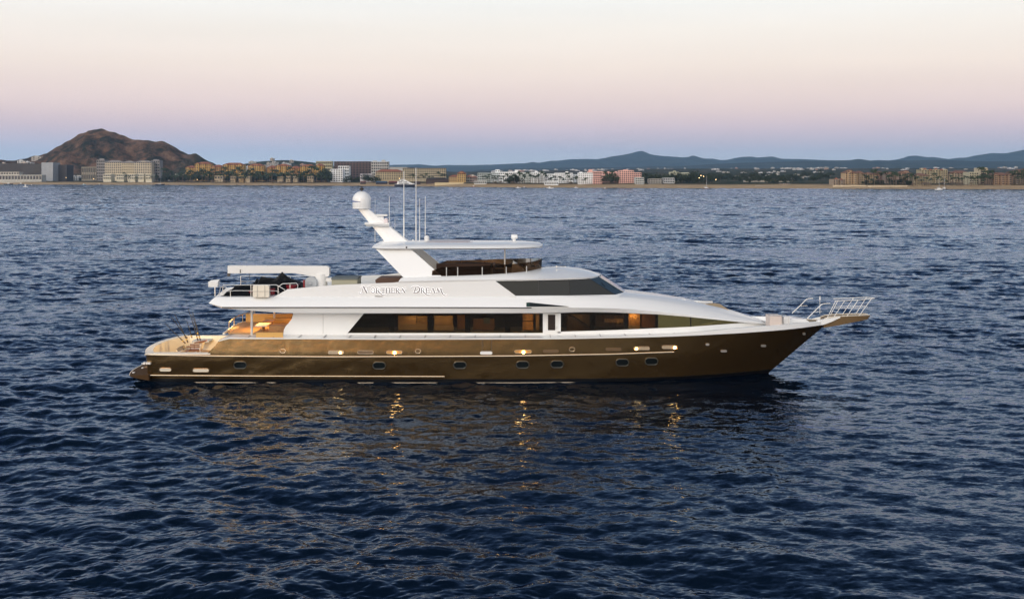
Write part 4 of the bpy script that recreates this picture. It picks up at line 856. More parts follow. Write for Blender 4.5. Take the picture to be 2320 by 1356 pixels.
# ================================================================== the shore
SH = [(-3000, 1900), (-600, 1860), (0, 1772), (400, 1668), (800, 1492), (1000, 1370), (1200, 1233), (1500, 1181), (1900, 1112), (2320, 1050), (2900, 1000), (5400, 950)]
def shore(px): return interp(px, SH)
RISE = [(-3000, .004), (0, .004), (600, .006), (1000, .0100), (1500, .0145), (2320, .0145), (5000, .015)]
HILLP = [(0, 364), (40, 360), (75, 352), (95, 349), (110, 343), (150, 318), (190, 297), (205, 292), (215, 290), (245, 291.5), (270, 301), (290, 309), (310, 314.5), (340, 317), (360, 317.5), (375, 320), (400, 333), (412, 341), (425, 347), (441, 346), (455, 354), (480, 370), (500, 402)]
YH = 2350.0
def bumps(X, Y):
    px = CX + X * F / Y
    r = np.interp(CX + X * F / YH, [-60, -20] + [p[0] for p in HILLP], [402, 385] + [p[1] for p in HILLP])
    ridge = np.maximum(10.5 + (402 - r) * YH / F - 8, 0)
    d = (Y - YH); w = np.where(d < 0, 210, 300)
    rel = np.clip(1 - np.abs(d) / w, 0, 1)
    g = rel ** 0.9 * (0.82 + 0.18 * rel)
    n = 0.06 * np.sin(X / 23 + 1.7 * np.sin(Y / 31)) + 0.05 * np.sin(X / 9.5 + Y / 14) + 0.035 * np.sin(X / 5.1 - Y / 6.3 + 2)
    hill = ridge * g * (1 + n * (1 - rel) * 3.4) + ridge * 0.012 * np.sin(X / 3.7) * (rel > .5)
    out = hill
    for cxp, yy, pk, wx, wy in ((640, 3300, 44, 150, 500), (735, 3600, 30, 60, 400), (925, 4200, 20, 60, 400), (560, 3000, 22, 60, 300), (-20, 2300, 40, 90, 220)):
        cx = (cxp - CX) * yy / F
        out = np.maximum(out, pk * np.exp(-((X - cx) / (wx * yy / F)) ** 2 - ((Y - yy) / wy) ** 2))
    return out
def ground(X, Y):
    X = np.asarray(X, float); Y = np.asarray(Y, float); px = CX + X * F / Y
    sy = np.interp(px, [p[0] for p in SH], [p[1] for p in SH]); t = Y - sy
    z = np.interp(t, [-300, -30, 0, 14, 45, 75, 110, 600], [-16, -2.2, 0.05, 0.9, 2.3, 3.4, 4.6, 6.0])
    z = z + np.maximum(t - 500, 0) * np.interp(px, [p[0] for p in RISE], [p[1] for p in RISE]) * np.clip((9000 - Y) / 5000, 0.4, 1)
    z = z + bumps(X, Y) * np.clip((t - 250) / 200, 0, 1)
    z = z + np.clip(t / 60 - .3, 0, 1) * (0.35 * np.sin(X / 17 + Y / 29) + 0.25 * np.sin(X / 7.3 - Y / 11))
    return z
def grid_mesh(name, X, Y, Z, m, smooth=True):
    P = np.stack([X, Y, Z], -1).reshape(-1, 3).astype(np.float32); nr, nc = X.shape; idx = np.arange(nr * nc).reshape(nr, nc)
    q = np.stack([idx[:-1, :-1], idx[:-1, 1:], idx[1:, 1:], idx[1:, :-1]], -1).reshape(-1, 4).astype(np.int32)
    me = bpy.data.meshes.new(name); me.vertices.add(len(P)); me.vertices.foreach_set("co", P.ravel()); me.loops.add(q.size); me.loops.foreach_set("vertex_index", q.ravel())
    me.polygons.add(len(q)); me.polygons.foreach_set("loop_start", np.arange(0, q.size, 4, dtype=np.int32)); me.polygons.foreach_set("use_smooth", np.full(len(q), smooth)); me.update(calc_edges=True)
    me.materials.append(m); o = bpy.data.objects.new(name, me); COL.objects.link(o); return o
def nodes_mat(name):
    m = bpy.data.materials.new(name); m.use_nodes = True; t = m.node_tree; b = t.nodes["Principled BSDF"]; b.inputs["Roughness"].default_value = 0.95; b.inputs["Specular IOR Level"].default_value = 0.1
    return m, t, b
def nz(t, vec, sc, det=6, ro=0.6):
    n = t.nodes.new("ShaderNodeTexNoise"); n.inputs["Scale"].default_value = sc; n.inputs["Detail"].default_value = det; n.inputs["Roughness"].default_value = ro; t.links.new(vec, n.inputs["Vector"]); return n.outputs[0]
def cr_(t, fac, stops):
    r = t.nodes.new("ShaderNodeValToRGB"); t.links.new(fac, r.inputs[0]); e = r.color_ramp.elements; e[0].position, e[0].color = stops[0][0], (*stops[0][1], 1); e[1].position, e[1].color = stops[1][0], (*stops[1][1], 1)
    for p, c in stops[2:]: x = e.new(p); x.color = (*c, 1)
    return r.outputs[0]
def mix_(t, f, a, b_):
    n = t.nodes.new("ShaderNodeMix"); n.data_type = 'RGBA'; t.links.new(f, n.inputs[0]); t.links.new(a, n.inputs[6]); t.links.new(b_, n.inputs[7]); return n.outputs[2]
# ground: sand near the sea, dry scrub and dusty lots inland; rock and scrub on the steep hill
gm, t, bs = nodes_mat("coastal_ground")
geo = t.nodes.new("ShaderNodeNewGeometry"); sx = t.nodes.new("ShaderNodeSeparateXYZ"); t.links.new(geo.outputs["Position"], sx.inputs[0])
sand = cr_(t, nz(t, geo.outputs["Position"], .05), [(.35, (.44, .31, .18)), (.65, (.56, .41, .25))])
scrub = cr_(t, nz(t, geo.outputs["Position"], .022, 9, .7), [(.40, (.022, .034, .020)), (.52, (.045, .055, .03)), (.62, (.15, .11, .075))])
town = cr_(t, nz(t, geo.outputs["Position"], .035, 9, .75), [(.44, (.035, .042, .03)), (.54, (.13, .11, .09)), (.64, (.3, .27, .24))])
rock = cr_(t, nz(t, geo.outputs["Position"], .028, 10, .72), [(.40, (.020, .026, .017)), (.47, (.065, .046, .030)), (.56, (.17, .098, .060)), (.70, (.29, .185, .12))])
def rng_(src, a, b_, fr=0.0, to=1.0):
    n = t.nodes.new("ShaderNodeMapRange"); t.links.new(src, n.inputs[0]); n.inputs[1].default_value = a; n.inputs[2].default_value = b_; n.inputs[3].default_value = fr; n.inputs[4].default_value = to; return n.outputs[0]
nb_ = nz(t, geo.outputs["Position"], .012, 4); ma = t.nodes.new("ShaderNodeMath"); ma.operation = 'MULTIPLY_ADD'; t.links.new(nb_, ma.inputs[0]); ma.inputs[1].default_value = 2.0; t.links.new(sx.outputs[2], ma.inputs[2])
sc1 = mix_(t, rng_(ma.outputs[0], 3.6, 5.0), sand, scrub)
tw = rng_(nz(t, geo.outputs["Position"], .0022, 5), .50, .56)
yfar = t.nodes.new("ShaderNodeMath"); yfar.operation = 'MULTIPLY'; t.links.new(tw, yfar.inputs[0]); t.links.new(rng_(sx.outputs[1], 2600, 3200), yfar.inputs[1])
c2 = mix_(t, yfar.outputs[0], sc1, town)
hm = t.nodes.new("ShaderNodeMath"); hm.operation = 'MULTIPLY'; t.links.new(rng_(sx.outputs[0], -600, -640), hm.inputs[0]); t.links.new(rng_(sx.outputs[2], 9, 22), hm.inputs[1])
hm2 = t.nodes.new("ShaderNodeMath"); hm2.operation = 'MULTIPLY'; t.links.new(hm.outputs[0], hm2.inputs[0]); t.links.new(rng_(sx.outputs[1], 2800, 2700), hm2.inputs[1])
t.links.new(mix_(t, hm2.outputs[0], c2, rock), bs.inputs["Base Color"])
bp = t.nodes.new("ShaderNodeBump"); bp.inputs["Distance"].default_value = 9.0; bp.inputs["Strength"].default_value = 0.9; t.links.new(nz(t, geo.outputs["Position"], .045, 10, .7), bp.inputs["Height"]); t.links.new(bp.outputs[0], bs.inputs["Normal"])
uu = np.concatenate([np.linspace(-2.2, -.56, 30)[:-1], np.arange(-.56, .56, .0022), np.linspace(.56, 2.2, 30)])
tt = np.concatenate([np.linspace(-300, -20, 8), np.arange(-14, 120, 7), np.arange(130, 1500, 13), 1500 + 13 * 1.05 ** np.arange(0, 128)])
Y0 = np.array([shore(CX + u * F) for u in uu])
# rows are offsets from the shoreline that relax towards common depths inland
T_ = tt[:, None]; Yg = Y0[None, :] + T_; Yg = np.minimum(Yg, 15000 + Y0[None, :] * .01 + T_ * 0.01)
Xg = uu[None, :] * Yg
g_o = grid_mesh("ground", Xg, Yg, ground(Xg, Yg), gm); tag(g_o, kind="structure")
# far mountains: ridges with real depth behind the town
mm, t, bs = nodes_mat("mountain_scrub"); geo = t.nodes.new("ShaderNodeNewGeometry")
t.links.new(cr_(t, nz(t, geo.outputs["Position"], .004, 8, .65), [(.38, (.015, .030, .028)), (.62, (.05, .062, .05))]), bs.inputs["Base Color"])
def ridge(name, Yr, prof, w_front, w_back, base, seed, rough):
    g = np.random.default_rng(seed); xs = np.linspace(prof[0][0], prof[-1][0], 420); z = 10.5 + (402 - np.interp(xs, [p[0] for p in prof], [p[1] for p in prof])) * Yr / F
    k = g.normal(size=420); z = z + rough * np.convolve(k, np.ones(5) / 5, 'same')
    ds = np.concatenate([np.linspace(-1, 0, 14), np.linspace(0, 1, 8)[1:]]); X = []; Y = []; Z = []
    for d in ds:
        yy = Yr + (d * w_front if d < 0 else d * w_back); rel = 1 - abs(d)
        gul = 1 + 0.10 * np.sin(xs / 9.0 + 3 * np.sin(xs / 31)) * (1 - rel) * 2
        X.append((xs - CX) * Yr / F); Y.append(np.full(420, yy)); Z.append(base + (z - base) * (rel ** 1.15) * (gul if 0 < rel < 1 else 1) - (6 if rel == 0 else 0))
    o = grid_mesh(name, np.array(X), np.array(Y), np.array(Z), mm); return tag(o, kind="structure")
ridge("mountains", 12500, [(820, 380), (860, 376), (895, 373.5), (950, 372), (985, 375), (1010, 374), (1050, 374), (1100, 373.5), (1150, 371.5), (1190, 370), (1204, 366.5), (1222, 369), (1250, 364), (1290, 361.5), (1329, 359), (1353, 361), (1372, 358), (1385, 354.5), (1410, 351.5), (1430, 347), (1447, 342.5), (1457, 342.3), (1470, 348.5), (1485, 351.5),
   (1510, 354.5), (1545, 357), (1557, 356.5), (1571, 352.2), (1590, 358), (1615, 359.5), (1632, 363), (1650, 361.5), (1665, 358), (1682, 355.5), (1705, 354.5), (1712, 357), (1735, 355.5), (1753, 354.5), (1762, 359), (1800, 360.5), (1840, 361.5), (1900, 364), (2000, 364.5), (2030, 362), (2045, 358.5), (2058, 354), (2075, 353), (2092, 356), (2115, 355.5), (2135, 360), (2150, 361), (2170, 357), (2190, 357), (2215, 351.5), (2245, 347.5), (2280, 347.5), (2300, 343.5), (2330, 337), (2450, 330), (2700, 345), (3200, 372)], 2600, 1500, 60, 4, 3.5)
ridge("hills", 8200, [(1080, 385), (1180, 381.5), (1300, 380), (1450, 378), (1560, 375), (1640, 370.5), (1700, 368.5), (1760, 366.5), (1850, 364), (1925, 363.2), (1942, 360), (1950, 360), (1962, 363.5), (2050, 363), (2120, 362.5), (2200, 364.5), (2320, 366), (2500, 364), (2900, 372)], 1700, 1200, 40, 6, 1.5)

# ------------------------------------------------------------------ buildings
M_gl = mat("hotel_window_dark", (0.02, 0.022, 0.025), 0.25)
M_terra = mat("terracotta_tiles", (0.30, 0.115, 0.065), 0.85, noise=(.4, .2))
WIN = {}
def win_data(w_, h_):
    k = (round(w_, 1), round(h_, 1))
    if k not in WIN: b = MB(); b.box((-k[0] / 2, -0.06, 0), (k[0] / 2, 0.06, k[1])); b.box((-k[0] / 2, -0.09, k[1] * .48), (k[0] / 2, -0.07, k[1] * .52)); WIN[k] = b.data("window", M_gl, None, False)
    return WIN[k]
ALLB = []
def building(name, label, cat, px0, px1, ytop, off, floors, bays, col, roof='flat', trim=None, depth=16, group=None, rooms=True, ybase=None, towers=(), frame=0.7, skip=(), roofcol=None, tilt=0.0, balcony=True, jut=(), wk=1.0):
    pm = (px0 + px1) / 2; Y = shore(pm) + off; x0, x1 = (px0 - CX) * Y / F, (px1 - CX) * Y / F; zt = H - (ytop - HY) * Y / F
    zg = float(ground((x0 + x1) / 2, Y)); z0 = zg if ybase is None else H - (ybase - HY) * Y / F
    root = empty(name, ((x0 + x1) / 2, Y, zg), tilt, label=label, cat=cat, group=group); W_ = x1 - x0; hx = W_ / 2
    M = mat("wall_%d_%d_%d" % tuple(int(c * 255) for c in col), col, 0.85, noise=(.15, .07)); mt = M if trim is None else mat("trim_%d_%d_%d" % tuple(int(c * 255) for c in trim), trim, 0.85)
    ht = zt - zg; lift = z0 - zg if ybase is not None else 0.0; b = MB()
    rh = min(3.2, ht * .22) if roof in ('hip', 'gable') else 0.0; hw_ = ht - rh
    b.box((-hx, 0, -3), (hx, depth, hw_))
    fh = (hw_ - lift) / max(floors, 1); bw = W_ / max(bays, 1)
    if floors and frame:
        for i in range(floors + 1):
            z = lift + i * fh; b.box((-hx - .05, -frame - .01, z - .22), (hx + .05, 0.02, z + .12))
            if balcony and i < floors: b.box((-hx + .02, -frame + .05, z + .1), (hx - .02, -frame + .18, z + min(.95, fh * .34)))
        for j in range(bays + 1):
            x = -hx + j * bw; b.box((max(x - .28, -hx - .02), -frame, lift), (min(x + .28, hx + .02), 0.03, hw_ - .25))
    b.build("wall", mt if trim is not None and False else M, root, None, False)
    jr = []
    for j in jut:
        x = -hx + (j + .5) * bw; up = fh * (.35 if j % 2 else .0) - (fh if j % 3 == 0 else 0); b = MB(); b.box((x - bw * .56, -3.2, -2), (x + bw * .56, .2, hw_ + up)); wg = b.build("wall", M, root, None)
        b = MB(); e = bw * .56 + .5; b.add([(x - e, -3.8, hw_ + up), (x + e, -3.8, hw_ + up), (x + e, 1.5, hw_ + up), (x - e, 1.5, hw_ + up), (x, -1, hw_ + up + 1.5)], [(0, 1, 4), (1, 2, 4), (2, 3, 4), (3, 0, 4), (0, 3, 2, 1)]); b.build("bay_roof", roofcol or M_terra, root, None)
    if rooms and floors:
        wd = win_data(bw * .66 * wk, fh * .62 * wk); cnt = 0
        for i in range(floors):
            for j in range(bays):
                if (i, j) in skip or cnt >= 100: continue
                if j in jut and j % 3 == 0 and i == floors - 1: continue
                child("window", wd, root, (-hx + (j + .5) * bw, -3.24 if j in jut else -0.03, lift + i * fh + fh * .28)); cnt += 1
    if roof == 'hip':
        b = MB(); e = .8; rx = min(hx * .75, depth * .45)
        b.add([(-hx - e, -e - frame, hw_), (hx + e, -e - frame, hw_), (hx + e, depth + e, hw_), (-hx - e, depth + e, hw_), (-hx + rx, depth / 2, hw_ + rh), (hx - rx, depth / 2, hw_ + rh)], [(0, 1, 5, 4), (1, 2, 5), (2, 3, 4, 5), (3, 0, 4), (0, 3, 2, 1)])
        b.build("roof", roofcol or M_terra, root, None)
    elif roof == 'flat':
        b = MB(); 
        for a, c in (((-hx, -.02, hw_), (hx, .3, hw_ + .6)), ((-hx, depth - .3, hw_), (hx, depth, hw_ + .6)), ((-hx, .3, hw_), (-hx + .3, depth - .3, hw_ + .6)), ((hx - .3, .3, hw_), (hx, depth - .3, hw_ + .6))): b.box(a, c)
        b.build("parapet", roofcol or M, root, None)
    for (f0, f1, up) in towers:
        b = MB(); b.box((-hx + W_ * f0, 1.5, hw_ - .5), (-hx + W_ * f1, 6.5, hw_ + up)); tw_ = b.build("roof_tower", M, root, None)
        if roof == 'hip': b = MB(); xa, xb = -hx + W_ * f0 - .4, -hx + W_ * f1 + .4; b.add([(xa, 1, hw_ + up), (xb, 1, hw_ + up), (xb, 7, hw_ + up), (xa, 7, hw_ + up), ((xa + xb) / 2, 4, hw_ + up + 1.3)], [(0, 1, 4), (1, 2, 4), (2, 3, 4), (3, 0, 4), (0, 3, 2, 1)]); b.build("tower_roof", roofcol or M_terra, tw_, None)
    ALLB.append((px0, px1, Y)); return root
YEL, ORA = (.60, .38, .11), (.46, .25, .08)
CRM = (.60, .52, .38); WHT = (.86, .88, .88); PNK = (.78, .47, .40); BGE = (.50, .42, .27); TAN = (.52, .38, .23); DRK = (.075, .065, .06)
Bd = building
# left end
Bd("warehouse", "long dark slatted warehouse block at the left edge of the shore", "warehouse", -40, 50, 371, 150, 1, 24, DRK, rooms=False, frame=.25, balcony=False, depth=40)
Bd("warehouse", "dark slatted warehouse block touching the pale grey block", "warehouse", 50, 94, 372, 140, 1, 14, (.085, .075, .068), rooms=False, frame=.25, balcony=False, depth=40)
Bd("warehouse", "pale grey windowless block between two dark slatted ones", "warehouse", 94, 120, 369, 130, 1, 3, (.36, .37, .38), rooms=False, frame=.12, balcony=False, depth=30)
Bd("warehouse", "low dark block right of the pale grey windowless block", "warehouse", 120, 151, 374, 160, 1, 10, DRK, rooms=False, frame=.25, balcony=False, depth=30)
Bd("club_house", "long low white beach club building at the left edge under the dark warehouses", "club", -30, 95, 397, 60, 1, 18, (.52, .52, .48), ybase=410, frame=1.2)
Bd("club_house", "small white upper pavilion standing on the beach club", "club", -10, 43, 390.5, 75, 1, 9, (.6, .56, .48), ybase=396, frame=.8)
Bd("building_shell", "unfinished bare concrete frame with open floors left of the big cream hotel", "building", 185, 222, 379, 190, 2, 9, (.33, .30, .24), frame=1.2, balcony=False)
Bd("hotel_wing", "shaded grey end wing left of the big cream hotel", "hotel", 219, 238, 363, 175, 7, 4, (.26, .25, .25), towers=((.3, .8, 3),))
Bd("hotel", "big cream eight-storey hotel block under the rocky hill, left section", "hotel", 238, 276, 363, 150, 7, 8, CRM, 'hip', roofcol=mat("grey_roof", (.33, .3, .27), .8), ybase=394)
Bd("hotel", "big cream hotel block under the rocky hill, middle section", "hotel", 276, 304, 364, 146, 7, 6, (.64, .54, .36), 'hip', roofcol=MATS["grey_roof"], ybase=394)
Bd("hotel", "big cream hotel block under the rocky hill, right section with a roof tower", "hotel", 304, 343, 363.5, 150, 7, 8, CRM, 'hip', roofcol=MATS["grey_roof"], ybase=394, towers=((.4, .65, 2),))
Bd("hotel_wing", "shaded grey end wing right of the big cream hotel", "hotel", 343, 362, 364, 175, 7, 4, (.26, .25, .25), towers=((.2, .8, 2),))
for i, (a, c, s_) in enumerate(((234, 252, "leftmost of the row"), (264, 281, "second from the left of the row"), (290, 306, "middle one"), (313, 326, "narrow one"), (330, 344, "rightmost of the row"))):
    Bd("villa", "white beach villa under the big cream hotel, " + s_, "villa", a, c, 395, 85, 2, 4, (.68, .64, .5), group="white villas under the cream hotel", ybase=407, frame=1.0)
# yellow resort
YL = [(421, 442, 375, 4, 5, "low left end block"), (442, 478, 366.5, 6, 8, "tall left block with a peaked roof"), (478, 505, 373, 5, 6, "lower linking block between two tall ones"), (505, 552, 368.5, 6, 9, "broad tall block in the left group"),
      (562, 597, 370.5, 6, 7, "separate block standing alone between two groups"), (605, 625, 375, 5, 4, "left end block of the right group"), (625, 656, 371, 6, 7, "tall left block of the right group"), (656, 681, 376, 5, 5, "low linking block of the right group"), (681, 714, 372, 6, 7, "tall right block of the right group"), (714, 733, 370.5, 6, 4, "right end block of the right group")]
for a, c, y_, f_, n_, s_ in YL:
    Bd("resort_block", "yellow resort building with orange tiled roof, " + s_, "hotel", a, c, y_, 150 + (8 if f_ == 5 else 0), f_, n_, YEL if f_ != 5 else ORA, 'hip', towers=((.35, .6, 1.6),) if f_ == 6 else (), ybase=393, jut=tuple(range(1, n_ - 1, 3)), balcony=False, frame=1.4)
for a, c, y_ in ((486, 505, 399), (522, 533, 400), (541, 552, 399), (556, 566, 400), (628, 641, 401), (648, 658, 400), (664, 674, 400), (696, 710, 400)):
    Bd("villa", "small pale villa half hidden by palms below the yellow resort", "villa", a, c, y_, 84, 1, 3, (.42, .3, .15) if a % 2 else (.45, .37, .25), group="small villas below the yellow resort", ybase=407, frame=.8)
Bd("apartment_building", "pale yellow apartment block rising behind the right end of the yellow resort", "building", 716, 752, 366, 260, 6, 8, (.5, .46, .3))
Bd("apartment_building", "tall dark brown slab building with many small windows", "building", 757, 841, 366.5, 230, 8, 12, (.10, .065, .065), frame=.4)
Bd("apartment_building", "white stepped beach building at its lower front", "building", 749, 777, 384, 110, 6, 5, WHT, ybase=412)
Bd("apartment_building", "white upper step behind the stepped beach building", "building", 766, 791, 377, 150, 5, 5, WHT)
Bd("apartment_building", "white and grey apartment block with rooftop blocks right of the brown slab", "building", 841, 880, 367, 240, 7, 8, (.5, .5, .48), towers=((.1, .3, 2), (.6, .8, 3)))
Bd("exhibition_hall", "wide pale hall with a sloping flat roof behind the beige hotels", "hall", 880, 922, 379.5, 330, 1, 6, (.5, .48, .44), rooms=False, frame=.2, balcony=False, depth=40)
Bd("beach_house", "low white house beneath the brown slab building", "house", 816, 843, 395, 100, 2, 6, (.62, .62, .66), ybase=407)
Bd("hotel", "beige hotel with a reddish tiled roof behind the white motor yacht's stern", "hotel", 851, 912, 383.5, 130, 5, 12, BGE, 'hip', ybase=408)
Bd("hotel", "long beige hotel with a dark roofline behind the white motor yacht's bow", "hotel", 912, 1010, 381.5, 150, 5, 20, (.44, .38, .26), roofcol=mat("dark_roof", (.05, .045, .045), .8), ybase=406)
Bd("beach_hall", "long dark thatched beach hall right of the white motor yacht", "hall", 965, 1016, 402.5, 70, 1, 8, (.07, .05, .045), 'hip', roofcol=MATS["dark_roof"], ybase=411, rooms=False)
Bd("villa", "orange beach villa, lower left part with a red tiled roof", "villa", 1017, 1040, 396, 80, 3, 5, (.52, .36, .17), 'hip', ybase=413)
Bd("villa", "orange beach villa, taller right part with a roof tower", "villa", 1036, 1055, 387.5, 90, 5, 4, (.55, .37, .15), 'hip', ybase=413, towers=((.3, .7, 1.6),))
Bd("retaining_wall", "long cream sea wall on the sand below the orange villa", "wall", 985, 1050, 413.5, 40, 0, 1, (.55, .46, .28), 'none', rooms=False, depth=3)
# white and teal middle
Bd("house", "small white gabled house between the orange villa and the white hotels", "house", 1056, 1067, 397, 120, 2, 3, (.6, .6, .55), 'hip')
Bd("house", "brown low house beside the small white gabled house", "house", 1066, 1082, 399, 110, 2, 4, (.26, .2, .18), 'hip')
Bd("apartment_building", "grey-green stepped apartment block left of the white hotels", "building", 1082, 1116, 393, 120, 4, 8, (.42, .47, .45))
Bd("beach_bar", "low white beach bar with an open dark front under the grey-green block", "bar", 1074, 1102, 411, 50, 1, 6, (.55, .55, .52), ybase=417, frame=1.2)
for a, c, y_, o_, f_, n_, col_, tw_, s_ in ((1112, 1130, 392, 115, 5, 4, (.55, .6, .6), (), "narrow pale-blue fronted left end"), (1122, 1132, 385.5, 135, 6, 2, WHT, (), "slim tower-like block"), (1130, 1178, 390.5, 140, 4, 11, WHT, ((.75, .92, 3),), "long flat block behind the palms"), (1178, 1202, 392, 100, 5, 6, (.6, .64, .6), (), "squarish block with a greenish front"),
        (1203, 1233, 391, 95, 6, 6, (.8, .82, .82), ((.3, .5, 2),), "tall bright block beside the greenish one"), (1233, 1257, 395, 110, 4, 6, WHT, (), "block with the low beach terrace in front"), (1257, 1298, 393, 115, 5, 9, WHT, ((.6, .75, 2.2),), "wide central block behind dark palms"), (1298, 1313, 396, 120, 4, 3, (.55, .6, .64), (), "shaded narrow block"), (1310, 1343, 392.5, 80, 6, 7, (.82, .84, .84), ((.1, .3, 1.5),), "bright right-end block next to the pink hotel")):
    Bd("hotel", "white shoreline hotel, " + s_, "hotel", a, c, y_, o_, f_, n_, col_, towers=tw_, ybase=None if o_ > 100 else 417, wk=.78, frame=.5)
Bd("terrace", "low white beach terrace in front of the middle white hotel", "terrace", 1234, 1265, 413, 45, 1, 8, (.7, .72, .72), ybase=419, frame=1.2)
for a, c, y_, o_, f_, n_, tw_, s_ in ((1332, 1368, 389.5, 170, 4, 8, ((.05, .3, 3),), "back left block with a square tower"), (1366, 1400, 391.5, 150, 4, 8, ((.3, .45, 1.6), (.8, .95, 1.6)), "middle back block"), (1344, 1364, 406, 75, 3, 4, (), "small low block by the palms"), (1403, 1436, 387, 85, 7, 7, ((.3, .6, 1.4),), "tallest block facing the beach"), (1436, 1453, 392, 120, 5, 4, (), "right end block"), (1392, 1404, 391, 130, 5, 3, (), "narrow block left of the tallest")):
    Bd("hotel", "pink hotel on the beach, " + s_, "hotel", a, c, y_, o_, f_, n_, PNK, towers=tw_, ybase=None if o_ > 90 else 418, wk=1.0, frame=.4, balcony=False)
Bd("beach_house", "grey and white three-deck house just right of the pink hotel", "house", 1440, 1459, 403, 70, 3, 4, (.5, .52, .5), ybase=418, frame=1.2)
Bd("beach_house", "long low house among trees right of the pink hotel", "house", 1470, 1500, 406, 90, 2, 8, (.36, .34, .3), ybase=416)
Bd("beach_house", "low grey pavilion in front of the dark trees right of the pink hotel", "house", 1504, 1528, 404, 90, 2, 6, (.42, .43, .43), ybase=415)
Bd("hotel", "cream hotel rising behind dark trees, left part", "hotel", 1519, 1537, 390.5, 330, 4, 5, (.56, .56, .42), towers=((.4, .7, 2),))
Bd("hotel", "cream hotel rising behind dark trees, right part", "hotel", 1537, 1561, 392, 330, 4, 7, (.5, .5, .38))
Bd("beach_shed", "long pale roofed shed on the open lot behind the beach", "shed", 1690, 1789, 409.5, 230, 1, 16, (.36, .33, .28), rooms=False, frame=.3, ybase=412)
Bd("beach_wall", "low white wall on the sand right of the moored sailboat", "wall", 1712, 1765, 420.5, 45, 0, 1, (.48, .44, .4), 'none', rooms=False, depth=3)
Bd("beach_kiosk", "small dark kiosk on the sand of the empty lot", "kiosk", 1770, 1789, 416, 70, 1, 4, (.3, .24, .2), 'none', frame=.4)
# right resort
RR = [(1888, 1915, 407, 60, 3, 7, (.34, .27, .2), 'flat', (), "low terraces at its left end"), (1915, 1942, 384.5, 80, 6, 6, TAN, 'hip', ((.2, .6, 2.2),), "tall stepped left block"), (1940, 1960, 387, 88, 6, 5, (.44, .34, .22), 'hip', ((.3, .8, 1.5),), "block right of the stepped left block"),
      (1960, 1986, 390, 115, 5, 7, (.42, .32, .19), 'hip', ((.2, .4, 1.4),), "columned block behind dark palms"), (1986, 2006, 387.5, 120, 6, 5, (.34, .21, .15), 'hip', (), "reddish block with a pointed roof"), (2006, 2036, 389, 110, 5, 8, (.3, .24, .2), 'hip', ((.3, .6, 1.2),), "shaded recessed block"), (2036, 2066, 387, 100, 6, 7, (.36, .25, .18), 'hip', ((.45, .8, 2.2),), "block with a pale square tower"),
      (2071, 2106, 392, 70, 6, 8, (.42, .36, .24), 'hip', (), "front block with bright arches"), (2088, 2146, 385.5, 120, 6, 14, (.44, .38, .25), 'flat', ((.0, .2, 2.2), (.8, .95, 1)), "long upper block"), (2146, 2158, 389, 125, 6, 2, (.18, .15, .13), 'flat', (), "dark shaded link"), (2156, 2202, 386, 120, 6, 11, (.40, .33, .24), 'hip', ((.1, .3, 1.2),), "long block in the right half"),
      (2196, 2216, 391, 75, 5, 4, (.45, .42, .30), 'flat', (), "greenish-cream front block"), (2221, 2237, 381.5, 100, 7, 1, (.52, .45, .32), 'flat', (), "plain cream tower"), (2245, 2294, 390.5, 90, 5, 9, (.42, .29, .19), 'hip', ((.3, .4, 1.2),), "separate reddish block"), (2293, 2350, 384, 105, 6, 10, (.30, .24, .17), 'hip', ((.5, .7, 3),), "shaded block at the right edge")]
M_brr = mat('brown_tiles', (.20, .105, .07), .85, noise=(.4, .2))
for a, c, y_, o_, f_, n_, col_, r_, tw_, s_ in RR: Bd("resort_block", "brown stone resort on the right shore, " + s_, "hotel", a, c, y_, o_, f_, n_, col_, r_, towers=tw_, jut=tuple(range(1, n_ - 1, 3)) if n_ > 4 else (), balcony=False, frame=1.3, roofcol=M_brr if r_ == 'hip' else None)
Bd("retaining_wall", "cream sea wall below the brown resort, left stretch", "wall", 1888, 1963, 419.5, 32, 0, 1, (.55, .46, .32), 'none', rooms=False, depth=3)
Bd("retaining_wall", "cream sea wall below the brown resort, right stretch", "wall", 1966, 2056, 420, 32, 0, 1, (.50, .42, .30), 'none', rooms=False, depth=3)
for px in (2203, 1617): 
    pass
# hillside and town houses: individual small houses
def house_data(i, w_, d_, h_, col, flat=True):
    b = MB(); b.box((-w_ / 2, 0, -2), (w_ / 2, d_, h_)); b.box((-w_ / 2 - .2, -1.2, h_ * .5), (w_ / 2 + .2, .02, h_ * .55)); b.box((-w_ * .3, 2, h_), (w_ * .05, d_ * .6, h_ + 2))
    b.mi = 1
    for k in (-.3, .1, .32): b.box((w_ * k - 1, -.06, h_ * .12), (w_ * k + 1, -.01, h_ * .42)); b.box((w_ * k - 1, -.06, h_ * .62), (w_ * k + 1, -.01, h_ * .9))
    return b.data("house", [mat("house_wall_%d" % i, col, .9), M_gl], None, False)
HD = [house_data(0, 16, 10, 7, (.5, .5, .49)), house_data(1, 24, 12, 7, (.4, .38, .35)), house_data(2, 12, 10, 9, (.48, .42, .36)), house_data(3, 20, 12, 6, (.42, .28, .22)), house_data(4, 30, 14, 5, (.55, .55, .56))]
def put_house(px, Y, k, label, group, s_=1.0):
    X = (px - CX) * Y / F; o = bpy.data.objects.new("house", HD[k]); COL.objects.link(o); o.location = (X, Y, float(ground(X, Y))); o.scale = (s_, s_, s_); o.rotation_euler = (0, 0, random.uniform(-.4, .4)); tag(o, label, "house", group)
for px, Y, k in ((8, 2230, 2), (20, 2250, 3), (28, 2200, 0), (47, 2260, 0), (55, 2240, 2), (4, 2130, 1), (62, 2250, 0), (14, 2150, 2), (38, 2170, 3), (85, 2290, 1)):
    put_house(px, Y, k, "pale house on the ridge at the left foot of the rocky hill", "houses left of the rocky hill")
